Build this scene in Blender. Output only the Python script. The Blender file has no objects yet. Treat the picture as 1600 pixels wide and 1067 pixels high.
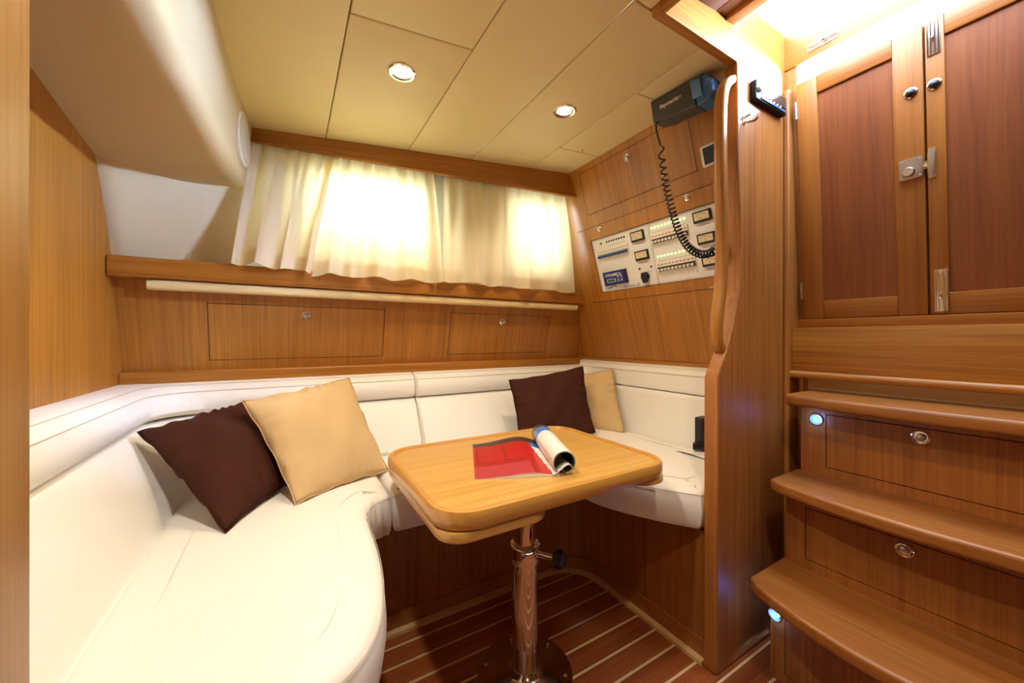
import bpy, bmesh, math, random
from mathutils import Vector, Matrix
random.seed(7)
PI = math.pi
C = bpy.context.scene.collection
sc = bpy.context.scene

# ------------------------------------------------------------------ camera
CAM = Vector((0.0, 0.0, 1.0)); FPX = 590.0; YAW = math.radians(30.7); CXP, CYP = 800.0, 528.0
FW = Vector((math.sin(YAW), math.cos(YAW), 0)); RT = Vector((math.cos(YAW), -math.sin(YAW), 0)); UP = Vector((0, 0, 1))
cd = bpy.data.cameras.new('camera'); cam = bpy.data.objects.new('camera', cd); C.objects.link(cam)
cd.sensor_width = 36.0; cd.lens = FPX / 1600.0 * 36.0; cd.clip_start = 0.02; cd.clip_end = 100
cd.shift_y = -(533.5 - CYP) / 1600.0
cam.location = CAM; cam.rotation_euler = (PI / 2, 0, -YAW)
sc.camera = cam

# ------------------------------------------------------------------ sky, daylight, exposure
W = bpy.data.worlds.new('world'); sc.world = W; W.use_nodes = True
bg = W.node_tree.nodes['Background']; bg.inputs[0].default_value = (0.64, 0.81, 1.0, 1); bg.inputs[1].default_value = 24.0
sl = bpy.data.lights.new('sun', 'SUN'); sl.energy = 310.0; sl.angle = math.radians(40); sl.color = (0.52, 0.70, 1.0)
sun = bpy.data.objects.new('sun', sl); C.objects.link(sun)
sun.rotation_euler = Vector((-1.55, 1.15, -0.36)).to_track_quat('-Z', 'Y').to_euler()
sc.view_settings.view_transform = 'Standard'; sc.view_settings.look = 'None'
sc.view_settings.exposure = 0.0; sc.view_settings.gamma = 1.0; sc.view_settings.use_curve_mapping = False
sc.cycles.use_denoising = True
sc.cycles.sample_clamp_indirect = 6.0
sc.cycles.max_bounces = 10; sc.cycles.diffuse_bounces = 6; sc.cycles.transmission_bounces = 8
def portal(name, loc, rot, sx, sy):
    l = bpy.data.lights.new(name, 'AREA'); l.shape = 'RECTANGLE'; l.size = sx; l.size_y = sy
    l.cycles.is_portal = True
    o = bpy.data.objects.new(name, l); C.objects.link(o); o.location = loc; o.rotation_euler = rot
    return o
portal('sky_portal', (1.35, 0.30, 2.10), (0, 0, 0), 0.32, 0.76); portal('gap_portal', (1.54, 0.30, 1.90), (0, PI / 2, 0), 0.08, 0.66)

# ------------------------------------------------------------------ helpers
def ray(px, py):
    return FW + RT * ((px - CXP) / FPX) + UP * ((CYP - py) / FPX)
def onx(px, py, X): d = ray(px, py); return CAM + d * ((X - CAM.x) / d.x)
def ony(px, py, Y): d = ray(px, py); return CAM + d * ((Y - CAM.y) / d.y)
def onz(px, py, Z): d = ray(px, py); return CAM + d * ((Z - CAM.z) / d.z)
def ondepth(px, py, dd): return CAM + ray(px, py) * dd

class Fr:                                   # a flat working plane: u right, v up, w out of the surface
    def __init__(s, o, eu, ev):
        s.o = Vector(o); s.u = Vector(eu).normalized(); s.v = Vector(ev).normalized(); s.w = s.u.cross(s.v)
    def P(s, u, v, w=0.0): return s.o + s.u * u + s.v * v + s.w * w
    def uv(s, px, py):
        d = ray(px, py); t = (s.o - CAM).dot(s.w) / d.dot(s.w); p = CAM + d * t - s.o
        return p.dot(s.u), p.dot(s.v)
    def off(s, w): return Fr(s.o + s.w * w, s.u, s.v)
WORLD = Fr((0, 0, 0), (1, 0, 0), (0, 1, 0))

class MB:
    def __init__(s): s.v = []; s.f = []; s.m = []
    def add(s, verts, faces, mi=0):
        b = len(s.v); s.v += [Vector(p) for p in verts]
        for f in faces: s.f.append([b + i for i in f]); s.m.append(mi)
        return s
    def box(s, a, b, fr=None, mi=0):
        fr = fr or WORLD
        (x0, y0, z0), (x1, y1, z1) = a, b
        x0, x1 = min(x0, x1), max(x0, x1); y0, y1 = min(y0, y1), max(y0, y1); z0, z1 = min(z0, z1), max(z0, z1)
        vs = [fr.P(x, y, z) for z in (z0, z1) for y in (y0, y1) for x in (x0, x1)]
        return s.add(vs, [(0, 2, 3, 1), (4, 5, 7, 6), (0, 1, 5, 4), (2, 6, 7, 3), (0, 4, 6, 2), (1, 3, 7, 5)], mi)
    def prism(s, poly, fr, w0, w1, mi=0):    # poly: ccw (u,v)
        n = len(poly)
        vs = [fr.P(u, v, w0) for u, v in poly] + [fr.P(u, v, w1) for u, v in poly]
        fs = [tuple(range(n - 1, -1, -1)), tuple(range(n, 2 * n))] + [(i, (i + 1) % n, n + (i + 1) % n, n + i) for i in range(n)]
        return s.add(vs, fs, mi)
    def loft(s, rings, closed=True, caps=True, mi=0):
        n = len(rings[0]); vs = [p for r in rings for p in r]; fs = []
        for k in range(len(rings) - 1):
            for i in range(n if closed else n - 1):
                j = (i + 1) % n
                fs.append((k * n + i, k * n + j, (k + 1) * n + j, (k + 1) * n + i))
        if caps and closed:
            fs.append(tuple(range(n - 1, -1, -1))); b = (len(rings) - 1) * n; fs.append(tuple(range(b, b + n)))
        return s.add(vs, fs, mi)
    def tube(s, path, r, n=10, caps=True, mi=0, prof=None):
        path = [Vector(p) for p in path]; rings = []
        t0 = (path[1] - path[0]).normalized()
        ref = Vector((0, 0, 1)) if abs(t0.z) < 0.9 else Vector((0, 1, 0))
        nx = t0.cross(ref).normalized()
        for i, p in enumerate(path):
            t = (path[min(i + 1, len(path) - 1)] - path[max(i - 1, 0)]).normalized()
            nx = (nx - t * nx.dot(t)).normalized(); ny = t.cross(nx)
            rr = r[i] if isinstance(r, (list, tuple)) else r
            if prof: rings.append([p + nx * a + ny * b for a, b in prof])
            else: rings.append([p + (nx * math.cos(2 * PI * k / n) + ny * math.sin(2 * PI * k / n)) * rr for k in range(n)])
        return s.loft(rings, True, caps, mi)
    def lathe(s, c, axis, prof, n=24, mi=0, sx=1.0, sy=1.0, ref=None):   # prof: (radius, height)
        c = Vector(c); a = Vector(axis).normalized()
        if ref is None: ref = Vector((0, 0, 1)) if abs(a.z) < 0.9 else Vector((0, 1, 0))
        nx = Vector(ref).cross(a).normalized(); ny = a.cross(nx)
        rings = [[c + a * h + nx * (math.cos(2 * PI * k / n) * r * sx) + ny * (math.sin(2 * PI * k / n) * r * sy) for k in range(n)] for r, h in prof]
        return s.loft(rings, True, True, mi)
    def grid(s, fn, nu, nv, mi=0, mfn=None):
        vs = [fn(i / nu, j / nv) for j in range(nv + 1) for i in range(nu + 1)]
        b = len(s.v); s.v += [Vector(p) for p in vs]
        for j in range(nv):
            for i in range(nu):
                a = b + j * (nu + 1) + i
                s.f.append([a, a + 1, a + nu + 2, a + nu + 1]); s.m.append(mfn((i + .5) / nu, (j + .5) / nv) if mfn else mi)
        return s
    def panel(s, fr, u0, u1, v0, v1, holes, th, mi=0):
        us = sorted({u0, u1, *[h[k] for h in holes for k in (0, 1)]}); vs = sorted({v0, v1, *[h[k] for h in holes for k in (2, 3)]})
        for i in range(len(us) - 1):
            for j in range(len(vs) - 1):
                cu, cv = (us[i] + us[i + 1]) / 2, (vs[j] + vs[j + 1]) / 2
                if any(h[0] < cu < h[1] and h[2] < cv < h[3] for h in holes): continue
                s.box((us[i], vs[j], -th), (us[i + 1], vs[j + 1], 0), fr, mi)
        return s
    def build(s, name, mats, parent=None, bevel=0.0, smooth=True, seg=2, solid=0.0, sub=0, origin=None):
        if not isinstance(mats, (list, tuple)): mats = [mats]
        if parent is not None: off = parent['_w'] if '_w' in parent else (0, 0, 0); off = Vector(off)
        elif origin is not None: off = Vector(origin)
        else:
            xs = [p.x for p in s.v]; ys = [p.y for p in s.v]; zs = [p.z for p in s.v]
            off = Vector(((min(xs) + max(xs)) / 2, (min(ys) + max(ys)) / 2, min(zs)))
        me = bpy.data.meshes.new(name)
        me.from_pydata([p - off for p in s.v], [], s.f); 
        for m in mats: me.materials.append(m)
        me.polygons.foreach_set('material_index', s.m)
        if bevel > 0:
            bm = bmesh.new(); bm.from_mesh(me)
            bmesh.ops.remove_doubles(bm, verts=bm.verts, dist=1e-6)
            es = [e for e in bm.edges if len(e.link_faces) == 2 and e.calc_face_angle(0) > 0.6]
            bmesh.ops.bevel(bm, geom=es, offset=bevel, segments=seg, profile=0.6, affect='EDGES', clamp_overlap=True)
            bm.to_mesh(me); bm.free()
        if smooth:
            me.polygons.foreach_set('use_smooth', [True] * len(me.polygons)); me.set_sharp_from_angle(angle=math.radians(40))
        me.update()
        o = bpy.data.objects.new(name, me); C.objects.link(o)
        if parent is not None: o.parent = parent
        else: o.location = off
        o['_w'] = list(off)
        if solid:
            md = o.modifiers.new('thickness', 'SOLIDIFY'); md.thickness = solid; md.offset = 0
        if sub:
            md = o.modifiers.new('smooth', 'SUBSURF'); md.levels = sub; md.render_levels = sub
        return o
def tag(o, label, cat, group=None):
    o['label'] = label; o['category'] = cat
    if group: o['group'] = group
    return o
def struct(o): o['kind'] = 'structure'; return o
def thing(name, label, cat, loc, group=None):
    o = bpy.data.objects.new(name, None); C.objects.link(o); o.location = loc; o['_w'] = list(loc)
    o.empty_display_size = 0.05
    return tag(o, label, cat, group)
def crom(pts, n=6, closed=False):           # smooth curve through points
    pts = [Vector(p) for p in pts]; out = []; m = len(pts)
    rng = range(m if closed else m - 1)
    for i in rng:
        p1, p2 = pts[i], pts[(i + 1) % m]
        p0 = pts[(i - 1) % m] if closed or i > 0 else p1; p3 = pts[(i + 2) % m] if closed or i + 2 < m else p2
        for k in range(n):
            t = k / n
            out.append(0.5 * ((2 * p1) + (p2 - p0) * t + (2 * p0 - 5 * p1 + 4 * p2 - p3) * t * t + (3 * p1 - p0 - 3 * p2 + p3) * t ** 3))
    if not closed: out.append(pts[-1])
    return out
def rrect(u0, u1, v0, v1, r, n=6):
    out = []
    for cx, cy, a in ((u1 - r, v0 + r, -90), (u1 - r, v1 - r, 0), (u0 + r, v1 - r, 90), (u0 + r, v0 + r, 180)):
        for k in range(n + 1):
            t = math.radians(a + 90 * k / n); out.append((cx + r * math.cos(t), cy + r * math.sin(t)))
    return out
def lettering(text, fr, u, v, size, mat, parent, name='lettering', shear=0.0, w=0.0006, align='LEFT', bold=0.0):
    cu = bpy.data.curves.new('font', 'FONT'); cu.body = text; cu.size = size; cu.shear = shear; cu.align_x = align
    cu.extrude = 0.0; cu.offset = size * bold
    t = bpy.data.objects.new('font', cu); C.objects.link(t)
    bpy.context.view_layer.update()
    me = bpy.data.meshes.new_from_object(t.evaluated_get(bpy.context.evaluated_depsgraph_get()))
    mb = MB(); mb.add([fr.P(u + p.co.x, v + p.co.y, w) for p in me.vertices], [list(p.vertices) for p in me.polygons])
    bpy.data.objects.remove(t); bpy.data.curves.remove(cu)
    return mb.build(name, mat, parent, smooth=False)

# ------------------------------------------------------------------ materials
def newmat(name):
    m = bpy.data.materials.new(name); m.use_nodes = True; n = m.node_tree; return m, n.nodes, n.links, n.nodes['Principled BSDF']
def plain(name, col, rough=0.5, metal=0.0, coat=0.0, bump=None, var=0.0, vscale=8.0, spec=None):
    m, N, L, b = newmat(name)
    b.inputs['Base Color'].default_value = (*col, 1); b.inputs['Roughness'].default_value = rough; b.inputs['Metallic'].default_value = metal
    b.inputs['Coat Weight'].default_value = coat
    if spec is not None: b.inputs['Specular IOR Level'].default_value = spec
    tc = N.new('ShaderNodeTexCoord')
    if var:
        no = N.new('ShaderNodeTexNoise'); no.inputs['Scale'].default_value = vscale; no.inputs['Detail'].default_value = 3
        L.new(tc.outputs['Object'], no.inputs['Vector'])
        mx = N.new('ShaderNodeMix'); mx.data_type = 'RGBA'
        mx.inputs['A'].default_value = (*[c * (1 - var) for c in col], 1); mx.inputs['B'].default_value = (*[min(1, c * (1 + var)) for c in col], 1)
        L.new(no.outputs['Fac'], mx.inputs['Factor']); L.new(mx.outputs['Result'], b.inputs['Base Color'])
    if bump:
        no = N.new('ShaderNodeTexNoise'); no.inputs['Scale'].default_value = bump[0]; no.inputs['Detail'].default_value = 4
        L.new(tc.outputs['Object'], no.inputs['Vector'])
        bp = N.new('ShaderNodeBump'); bp.inputs['Strength'].default_value = bump[1]; bp.inputs['Distance'].default_value = bump[2]
        L.new(no.outputs['Fac'], bp.inputs['Height']); L.new(bp.outputs['Normal'], b.inputs['Normal'])
    return m
def wood(name, dark, light, axis='Z', rough=0.42, coat=0.15, cross=95.0, along=1.6, wide=11.0, per=0.0, flat=None, crough=0.3):
    m, N, L, b = newmat(name)
    tc = N.new('ShaderNodeTexCoord'); oi = N.new('ShaderNodeObjectInfo')
    ad = N.new('ShaderNodeVectorMath'); ad.operation = 'ADD'
    mul = N.new('ShaderNodeVectorMath'); mul.operation = 'SCALE'; mul.inputs[0].default_value = (7.3, 3.1, 5.7); L.new(oi.outputs['Random'], mul.inputs['Scale'])
    L.new(tc.outputs['Object'], ad.inputs[0])
    if per: L.new(mul.outputs['Vector'], ad.inputs[1])
    def strand(c, a, det, dist):
        mp = N.new('ShaderNodeMapping'); s = [c, c, c]; s['XYZ'.index(axis)] = a
        if flat: s['XYZ'.index(flat)] = 0.0
        mp.inputs['Scale'].default_value = s
        L.new(ad.outputs['Vector'], mp.inputs['Vector'])
        no = N.new('ShaderNodeTexNoise'); no.inputs['Scale'].default_value = 1.0; no.inputs['Detail'].default_value = det; no.inputs['Roughness'].default_value = 0.6
        no.inputs['Distortion'].default_value = dist
        L.new(mp.outputs['Vector'], no.inputs['Vector']); return no.outputs['Fac']
    fine = strand(cross * 3.0, along * 3, 3, 0.2); mid = strand(cross, along, 4, 0.6); big = strand(wide, along * 0.5, 2, 0.8)
    m1 = N.new('ShaderNodeMath'); m1.operation = 'MULTIPLY_ADD'; L.new(mid, m1.inputs[0]); m1.inputs[1].default_value = 0.5
    m2 = N.new('ShaderNodeMath'); m2.operation = 'MULTIPLY'; L.new(big, m2.inputs[0]); m2.inputs[1].default_value = 0.28
    L.new(m2.outputs[0], m1.inputs[2])
    m3 = N.new('ShaderNodeMath'); m3.operation = 'MULTIPLY_ADD'; L.new(fine, m3.inputs[0]); m3.inputs[1].default_value = 0.25; L.new(m1.outputs[0], m3.inputs[2])
    cr = N.new('ShaderNodeValToRGB'); cr.color_ramp.elements[0].position = 0.38; cr.color_ramp.elements[1].position = 0.65
    cr.color_ramp.elements[0].color = (*dark, 1); cr.color_ramp.elements[1].color = (*light, 1)
    L.new(m3.outputs[0], cr.inputs['Fac'])
    last = cr.outputs['Color']
    if per:
        hs = N.new('ShaderNodeHueSaturation'); mr = N.new('ShaderNodeMapRange'); mr.inputs['To Min'].default_value = 1 - per; mr.inputs['To Max'].default_value = 1 + per
        L.new(oi.outputs['Random'], mr.inputs['Value']); L.new(mr.outputs['Result'], hs.inputs['Value']); L.new(last, hs.inputs['Color']); last = hs.outputs['Color']
    L.new(last, b.inputs['Base Color'])
    b.inputs['Roughness'].default_value = rough; b.inputs['Coat Weight'].default_value = coat; b.inputs['Coat Roughness'].default_value = crough
    bp = N.new('ShaderNodeBump'); bp.inputs['Strength'].default_value = 0.12; bp.inputs['Distance'].default_value = 0.002
    L.new(fine, bp.inputs['Height']); L.new(bp.outputs['Normal'], b.inputs['Normal'])
    return m
def emit(name, col, st):
    m, N, L, b = newmat(name); b.inputs['Base Color'].default_value = (*col, 1); b.inputs['Emission Color'].default_value = (*col, 1); b.inputs['Emission Strength'].default_value = st
    return m
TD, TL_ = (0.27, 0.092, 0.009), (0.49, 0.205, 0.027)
teak_z = wood('teak_veneer_vertical', TD, TL_, 'Z'); teak_x = wood('teak_grain_x', TD, TL_, 'X'); teak_y = wood('teak_grain_y', TD, TL_, 'Y')
teak_back = wood('teak_back_lining', TD, TL_, 'Z', flat='Y'); teak_end = wood('teak_end_lining', TD, TL_, 'Z', flat='X')
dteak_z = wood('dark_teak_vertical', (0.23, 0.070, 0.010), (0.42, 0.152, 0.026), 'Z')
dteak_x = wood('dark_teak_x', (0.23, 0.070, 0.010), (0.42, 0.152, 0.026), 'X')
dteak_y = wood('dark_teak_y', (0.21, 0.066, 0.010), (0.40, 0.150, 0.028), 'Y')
part_z = wood('varnished_teak', (0.25, 0.075, 0.009), (0.45, 0.170, 0.027), 'Z', rough=0.52, coat=0.12, crough=.5)
panel_z = wood('red_panel_veneer', (0.155, 0.030, 0.003), (0.265, 0.068, 0.008), 'Z', rough=0.45, coat=0.05, cross=45, wide=14, flat='X')
stile_z = wood('door_stile_wood', (0.24, 0.070, 0.006), (0.38, 0.130, 0.014), 'Z', rough=0.4, coat=0.12, flat='X')
rail_y = wood('door_rail_wood', (0.24, 0.070, 0.006), (0.38, 0.130, 0.014), 'Y', rough=0.4, coat=0.12)
oak_x = wood('table_oak', (0.52, 0.27, 0.052), (0.72, 0.42, 0.11), 'X', rough=0.3, coat=0.45, cross=55)
oak_rim = wood('table_rim_oak', (0.50, 0.225, 0.036), (0.64, 0.33, 0.065), 'X', rough=0.28, coat=0.5)
post_z = wood('pale_oak_post', (0.26, 0.115, 0.020), (0.41, 0.20, 0.045), 'Z', rough=0.4)
mahog = wood('mahogany_plank', (0.19, 0.040, 0.010), (0.38, 0.105, 0.026), 'X', rough=0.3, coat=0.35, per=0.18)
maple = wood('maple_strip', (0.60, 0.40, 0.17), (0.78, 0.56, 0.28), 'X', rough=0.35)
maple_b = plain('maple_batten', (0.70, 0.47, 0.20), 0.35, var=0.12)
leather = plain('white_leather', (0.87, 0.855, 0.81), 0.42, bump=(11, 0.22, 0.012), var=0.03)
leather_seam = plain('leather_seam', (0.66, 0.60, 0.48), 0.5)
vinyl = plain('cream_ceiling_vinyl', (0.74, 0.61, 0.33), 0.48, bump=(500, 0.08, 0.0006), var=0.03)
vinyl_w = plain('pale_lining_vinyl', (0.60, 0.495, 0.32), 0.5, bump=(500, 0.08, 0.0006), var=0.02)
wall_green = plain('pale_window_wall', (0.74, 0.75, 0.60), 0.5, var=0.02)
creamstrip = plain('cream_strip', (0.78, 0.62, 0.32), 0.35, var=0.02)
brown_c = plain('brown_cotton', (0.050, 0.0125, 0.0065), 0.85, bump=(700, 0.25, 0.001), var=0.15, spec=0.2)
beige_c = plain('beige_cotton', (0.62, 0.44, 0.225), 0.8, bump=(600, 0.22, 0.001), var=0.06, spec=0.2)
chrome = plain('chrome', (0.82, 0.82, 0.84), 0.08, 1.0, var=0.02)
steel = plain('brushed_steel', (0.62, 0.60, 0.58), 0.28, 1.0, var=0.06, vscale=60)
rblack = plain('matt_black_plastic', (0.010, 0.010, 0.013), 0.65, var=0.1, spec=0.2)
black = plain('black_plastic', (0.012, 0.012, 0.014), 0.42, var=0.1)
gap = plain('dark_gap', (0.015, 0.008, 0.004), 0.9, var=0.1)
grey_p = plain('dark_grey_plastic', (0.050, 0.052, 0.058), 0.45, var=0.08, vscale=20)
blue_p_sheen = plain('dark_blue_plastic_and_sheen', (0.035, 0.12, 0.30), 0.35, var=0.05)  # on the ceiling unit: blue daylight sheen of black plastic, put into the colour
blue_b = plain('blue_button', (0.02, 0.08, 0.30), 0.4, var=0.05)
dispblue = plain('display_blue', (0.012, 0.035, 0.24), 0.35, var=0.05)
lcd = plain('lcd_green', (0.06, 0.14, 0.14), 0.25, var=0.05)
plate_w = plain('white_panel_enamel', (0.84, 0.85, 0.88), 0.4, var=0.02)
white_p = plain('white_plastic', (0.80, 0.79, 0.76), 0.4, var=0.02)
face_c = plain('meter_face', (0.70, 0.62, 0.44), 0.5, var=0.03)
ink = plain('ink', (0.02, 0.02, 0.025), 0.7, var=0.1)
redink = plain('red_ink', (0.55, 0.10, 0.08), 0.7, var=0.1)
greyink = plain('grey_ink', (0.35, 0.34, 0.34), 0.7, var=0.1)
screen = plain('dark_screen', (0.01, 0.01, 0.012), 0.15, var=0.1)
p_red = plain('red_print', (0.46, 0.010, 0.014), 0.3, coat=0.4, var=0.14, vscale=30)
p_red2 = plain('pink_red_print', (0.46, 0.040, 0.055), 0.3, coat=0.4, var=0.2, vscale=60)
p_dred = plain('dark_red_line', (0.22, 0.012, 0.014), 0.3, coat=0.4, var=0.1)
p_dark = plain('dark_brown_print', (0.055, 0.038, 0.032), 0.3, coat=0.4, var=0.3, vscale=120)
p_blue = plain('blue_print', (0.06, 0.20, 0.55), 0.3, coat=0.4, var=0.4, vscale=40)
paper = plain('white_paper', (0.82, 0.80, 0.76), 0.4, coat=0.2, var=0.03)
p_green = plain('page_edge_green', (0.25, 0.30, 0.14), 0.5, var=0.3, vscale=200)
led_g = emit('green_led', (0.45, 1.0, 0.35), 1.6)
led_b = emit('blue_led', (0.10, 0.34, 1.0), 3.6)
bulb = emit('halogen_lens', (1.0, 0.90, 0.72), 30.0)
def cloth(name, col, trans):
    m, N, L, b = newmat(name); b.inputs['Base Color'].default_value = (*col, 1); b.inputs['Roughness'].default_value = 0.9; b.inputs['Specular IOR Level'].default_value = 0.1
    t = N.new('ShaderNodeBsdfTranslucent'); t.inputs[0].default_value = (col[0], col[1] * .90, col[2] * .62, 1)
    mx = N.new('ShaderNodeMixShader'); mx.inputs[0].default_value = trans
    L.new(b.outputs[0], mx.inputs[1]); L.new(t.outputs[0], mx.inputs[2]); L.new(mx.outputs[0], N['Material Output'].inputs['Surface'])
    tc = N.new('ShaderNodeTexCoord'); no = N.new('ShaderNodeTexNoise'); no.inputs['Scale'].default_value = 900
    L.new(tc.outputs['Object'], no.inputs['Vector']); bp = N.new('ShaderNodeBump'); bp.inputs['Strength'].default_value = .15; bp.inputs['Distance'].default_value = .001
    L.new(no.outputs['Fac'], bp.inputs['Height']); L.new(bp.outputs['Normal'], b.inputs['Normal'])
    return m
curt = cloth('curtain_cotton', (0.84, 0.77, 0.62), 0.42)
def glassmat():
    m, N, L, b = newmat('window_glass'); g = N.new('ShaderNodeBsdfTransparent'); g.inputs[0].default_value = (.97, .95, .88, 1)
    gl = N.new('ShaderNodeBsdfGlossy'); gl.inputs['Roughness'].default_value = 0.03; mx = N.new('ShaderNodeMixShader'); mx.inputs[0].default_value = .06
    L.new(g.outputs[0], mx.inputs[1]); L.new(gl.outputs[0], mx.inputs[2]); L.new(mx.outputs[0], N['Material Output'].inputs['Surface']); return m
glass = glassmat()

# working planes
ZC = 1.88                                                     # ceiling panels underside
END = Fr((1.878, 0, 0), (0, -1, 0), (-0.31, 0, 1))           # panelled end wall, leaning inwards
BACK = Fr((0, 2.0525, 0), (1, 0, 0), (0, -0.25, 1))          # locker lining behind the settee
DOORS = Fr((1.63, 0, 0), (0, -1, 0), (-0.075, 0, 1))         # companionway doors
PART = Fr((0, 0.65, 0), (1, 0, 0), (0, 0, 1))                # near face of the partition
def yback(x): return 1.914 - 0.231 * (x + 0.14)              # back edge of the ceiling

# ================================================================== SETTING
# floor -----------------------------------------------------------
fl = struct(MB().box((-0.7, -1.7, -0.05), (1.75, 2.0, -0.012)).build('floor', gap))
PW = 0.076; y0 = 1.240
k = 0; pl_me = st_me = None
y = y0 + PW
while y > -1.6:
    if pl_me is None:
        pb = MB().box((-0.05, -PW + 0.0075, -0.012), (1.62, 0, 0)).build('plank', mahog, fl, bevel=0.0008, seg=1)
        sb = MB().box((-0.05, 0, -0.012), (1.62, 0.0075, -0.0003)).build('floor_strip', maple, fl, smooth=False)
        pl_me, st_me = pb.data, sb.data
        p_, s_ = pb, sb
        base = Vector(fl['_w'])
    else:
        p_ = pb.copy(); s_ = sb.copy(); C.objects.link(p_); C.objects.link(s_)
    p_.location = (0, y, 0); s_.location = (0, y, 0)
    y -= PW

# ceiling ---------------------------------------------------------
HX0, HX1, HY0, HY1 = 0.862, 1.50, -0.08, 0.652               # hatch opening
ce = MB()
for a, b in (((-0.75, HY1 + .03), (1.8, 2.25)), ((-0.75, -1.75), (1.8, HY0 - .03)), ((-0.75, HY0 - .03), (HX0 - .02, HY1 + .03))):
    ce.box((a[0], a[1], ZC + .014), (b[0], b[1], ZC + .05))
ceil = struct(ce.build('ceiling', gap))
def cpanel(x0, x1, ya, yb):
    g = 0.0012
    poly = [(x0 + g, (ya(x0) if callable(ya) else ya) + g), (x1 - g, (ya(x1) if callable(ya) else ya) + g), (x1 - g, (yb(x1) if callable(yb) else yb) - g), (x0 + g, (yb(x0) if callable(yb) else yb) - g)]
    return MB().prism(poly, WORLD, ZC, ZC + .014).build('ceiling_panel', vinyl, ceil, bevel=0.005, seg=3)
YB = lambda x: yback(x) + 0.01
XS = [-0.19, 0.144, 0.488, 0.78, 1.083, 1.36]
c1 = lambda x: 1.10 - 0.141 * (x - 0.175); c2 = lambda x: 1.39 - 0.127 * (x - 1.083); c3 = lambda x: 0.94 - 0.10 * (x - 1.083)
cpanel(XS[0], XS[1], -0.2, YB)
cpanel(XS[1], XS[2], c1, YB); cpanel(XS[1], XS[2], -0.2, c1)
cpanel(XS[2], XS[3], -0.2, YB)
pn = cpanel(XS[3], XS[4], 0.682, YB); cpanel(XS[3], 0.84, -0.2, 0.682)
cpanel(XS[4], XS[5], c2, YB); pz = cpanel(XS[4], XS[5], c3, c2); cpanel(XS[4], XS[5], 0.682, c3)
for x0, x1 in ((-0.7, 0.144), (0.144, 0.488), (0.488, 0.84), (0.84, 1.75)): cpanel(x0, x1, -1.7, -0.2)
h = onz(910, 235, ZC)
MB().lathe((h.x, h.y, ZC), (0, 0, -1), [(0.0035, -0.001), (0.0035, 0.0015), (0.002, 0.0025)], 12).build('panel_fastener', black, ceil)

struct(MB().box((-0.53, 1.885, 0), (1.74, 1.90, 0.87)).build('wall_back_lower', gap)); struct(MB().box((1.71, 0.69, 0), (1.73, 1.885, 0.87)).build('wall_end_lower', gap))
# left bulkhead ---------------------------------------------------
MB_ = MB().prism([(-1.75, 0.0), (1.836, 0.0), (1.836, 0.86), (1.75, 1.262), (1.60, 1.62), (1.60, 1.95), (-1.75, 1.95)], Fr((-0.5, 0, 0), (0, 1, 0), (0, 0, 1)), -0.03, 0)
wl = struct(MB_.build('wall_left', teak_z, bevel=0))
# rear wall and unseen right wall behind the photographer
struct(MB().box((-0.6, -1.74, 0), (1.8, -1.70, 1.95)).build('wall_rear', teak_z))
struct(MB().box((1.64, -1.72, 0), (1.68, -0.09, 1.95)).box((1.64, -0.09, 0), (1.68, 0.69, 1.0)).box((1.46, -0.125, 0), (1.68, -0.105, 1.95)).build('wall_right', teak_z))

# back lining with two locker doors -------------------------------
def rect_uv(fr, pts):
    q = [fr.uv(*p) for p in pts]      # TL TR BR BL
    return ((q[0][0] + q[3][0]) / 2, (q[1][0] + q[2][0]) / 2, (q[2][1] + q[3][1]) / 2, (q[0][1] + q[1][1]) / 2)
def push_knob(fr, u, v, parent, r=0.017, w=0.0):
    b = MB(); c = fr.P(u, v, w)
    b.lathe(c, fr.w, [(r, 0), (r, 0.003), (r * .86, 0.005), (r * .72, 0.004), (r * .68, 0.001), (r * .5, 0.001)], 24)
    kb = b.build('knob', chrome, parent)
    MB().lathe(c, fr.w, [(r * .56, 0.0), (r * .56, 0.005), (r * .46, 0.008), (r * .2, 0.0092)], 20).build('button', steel, kb)
    return kb
def locker(fr, r, parent, knob, mat, th=0.014, proud=0.0005):
    g = 0.0022
    d = MB().box((r[0] + g, r[2] + g, -th), (r[1] - g, r[3] - g, proud), fr).build('locker_door', mat, parent, bevel=0.0006, seg=1)
    push_knob(fr, knob[0], knob[1], d, w=proud)
    return d
L1 = rect_uv(BACK, [(325, 472), (600, 484), (600, 556), (325, 564)]); L2 = rect_uv(BACK, [(702, 488), (855, 494), (853, 551), (702, 553)])
vb0, vb1 = 0.86 * 1.0308, 1.262 * 1.0308
wb = struct(MB().panel(BACK, -0.52, 1.72, vb0, vb1, [L1, L2], 0.014).build('wall_back', teak_back, smooth=False))
MB().box((-0.52, vb0, -0.03), (1.72, vb1, -0.0145), BACK).build('lining_backing', gap, wb, smooth=False)
locker(BACK, L1, wb, BACK.uv(478, 493), teak_back); locker(BACK, L2, wb, BACK.uv(785, 503), teak_back)
# moulding under the lockers, all round the settee back
tr = MB(); 
tr.box((-0.5, 0.832, 1.80), (1.62, 0.878, 1.86), Fr((0, 0, 0), (1, 0, 0), (0, 0, 1)).__class__((0, 3.66, 0), (1, 0, 0), (0, 0, 1)))
t1 = struct(tr.build('trim_1', teak_x, bevel=0.006, seg=3))

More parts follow.
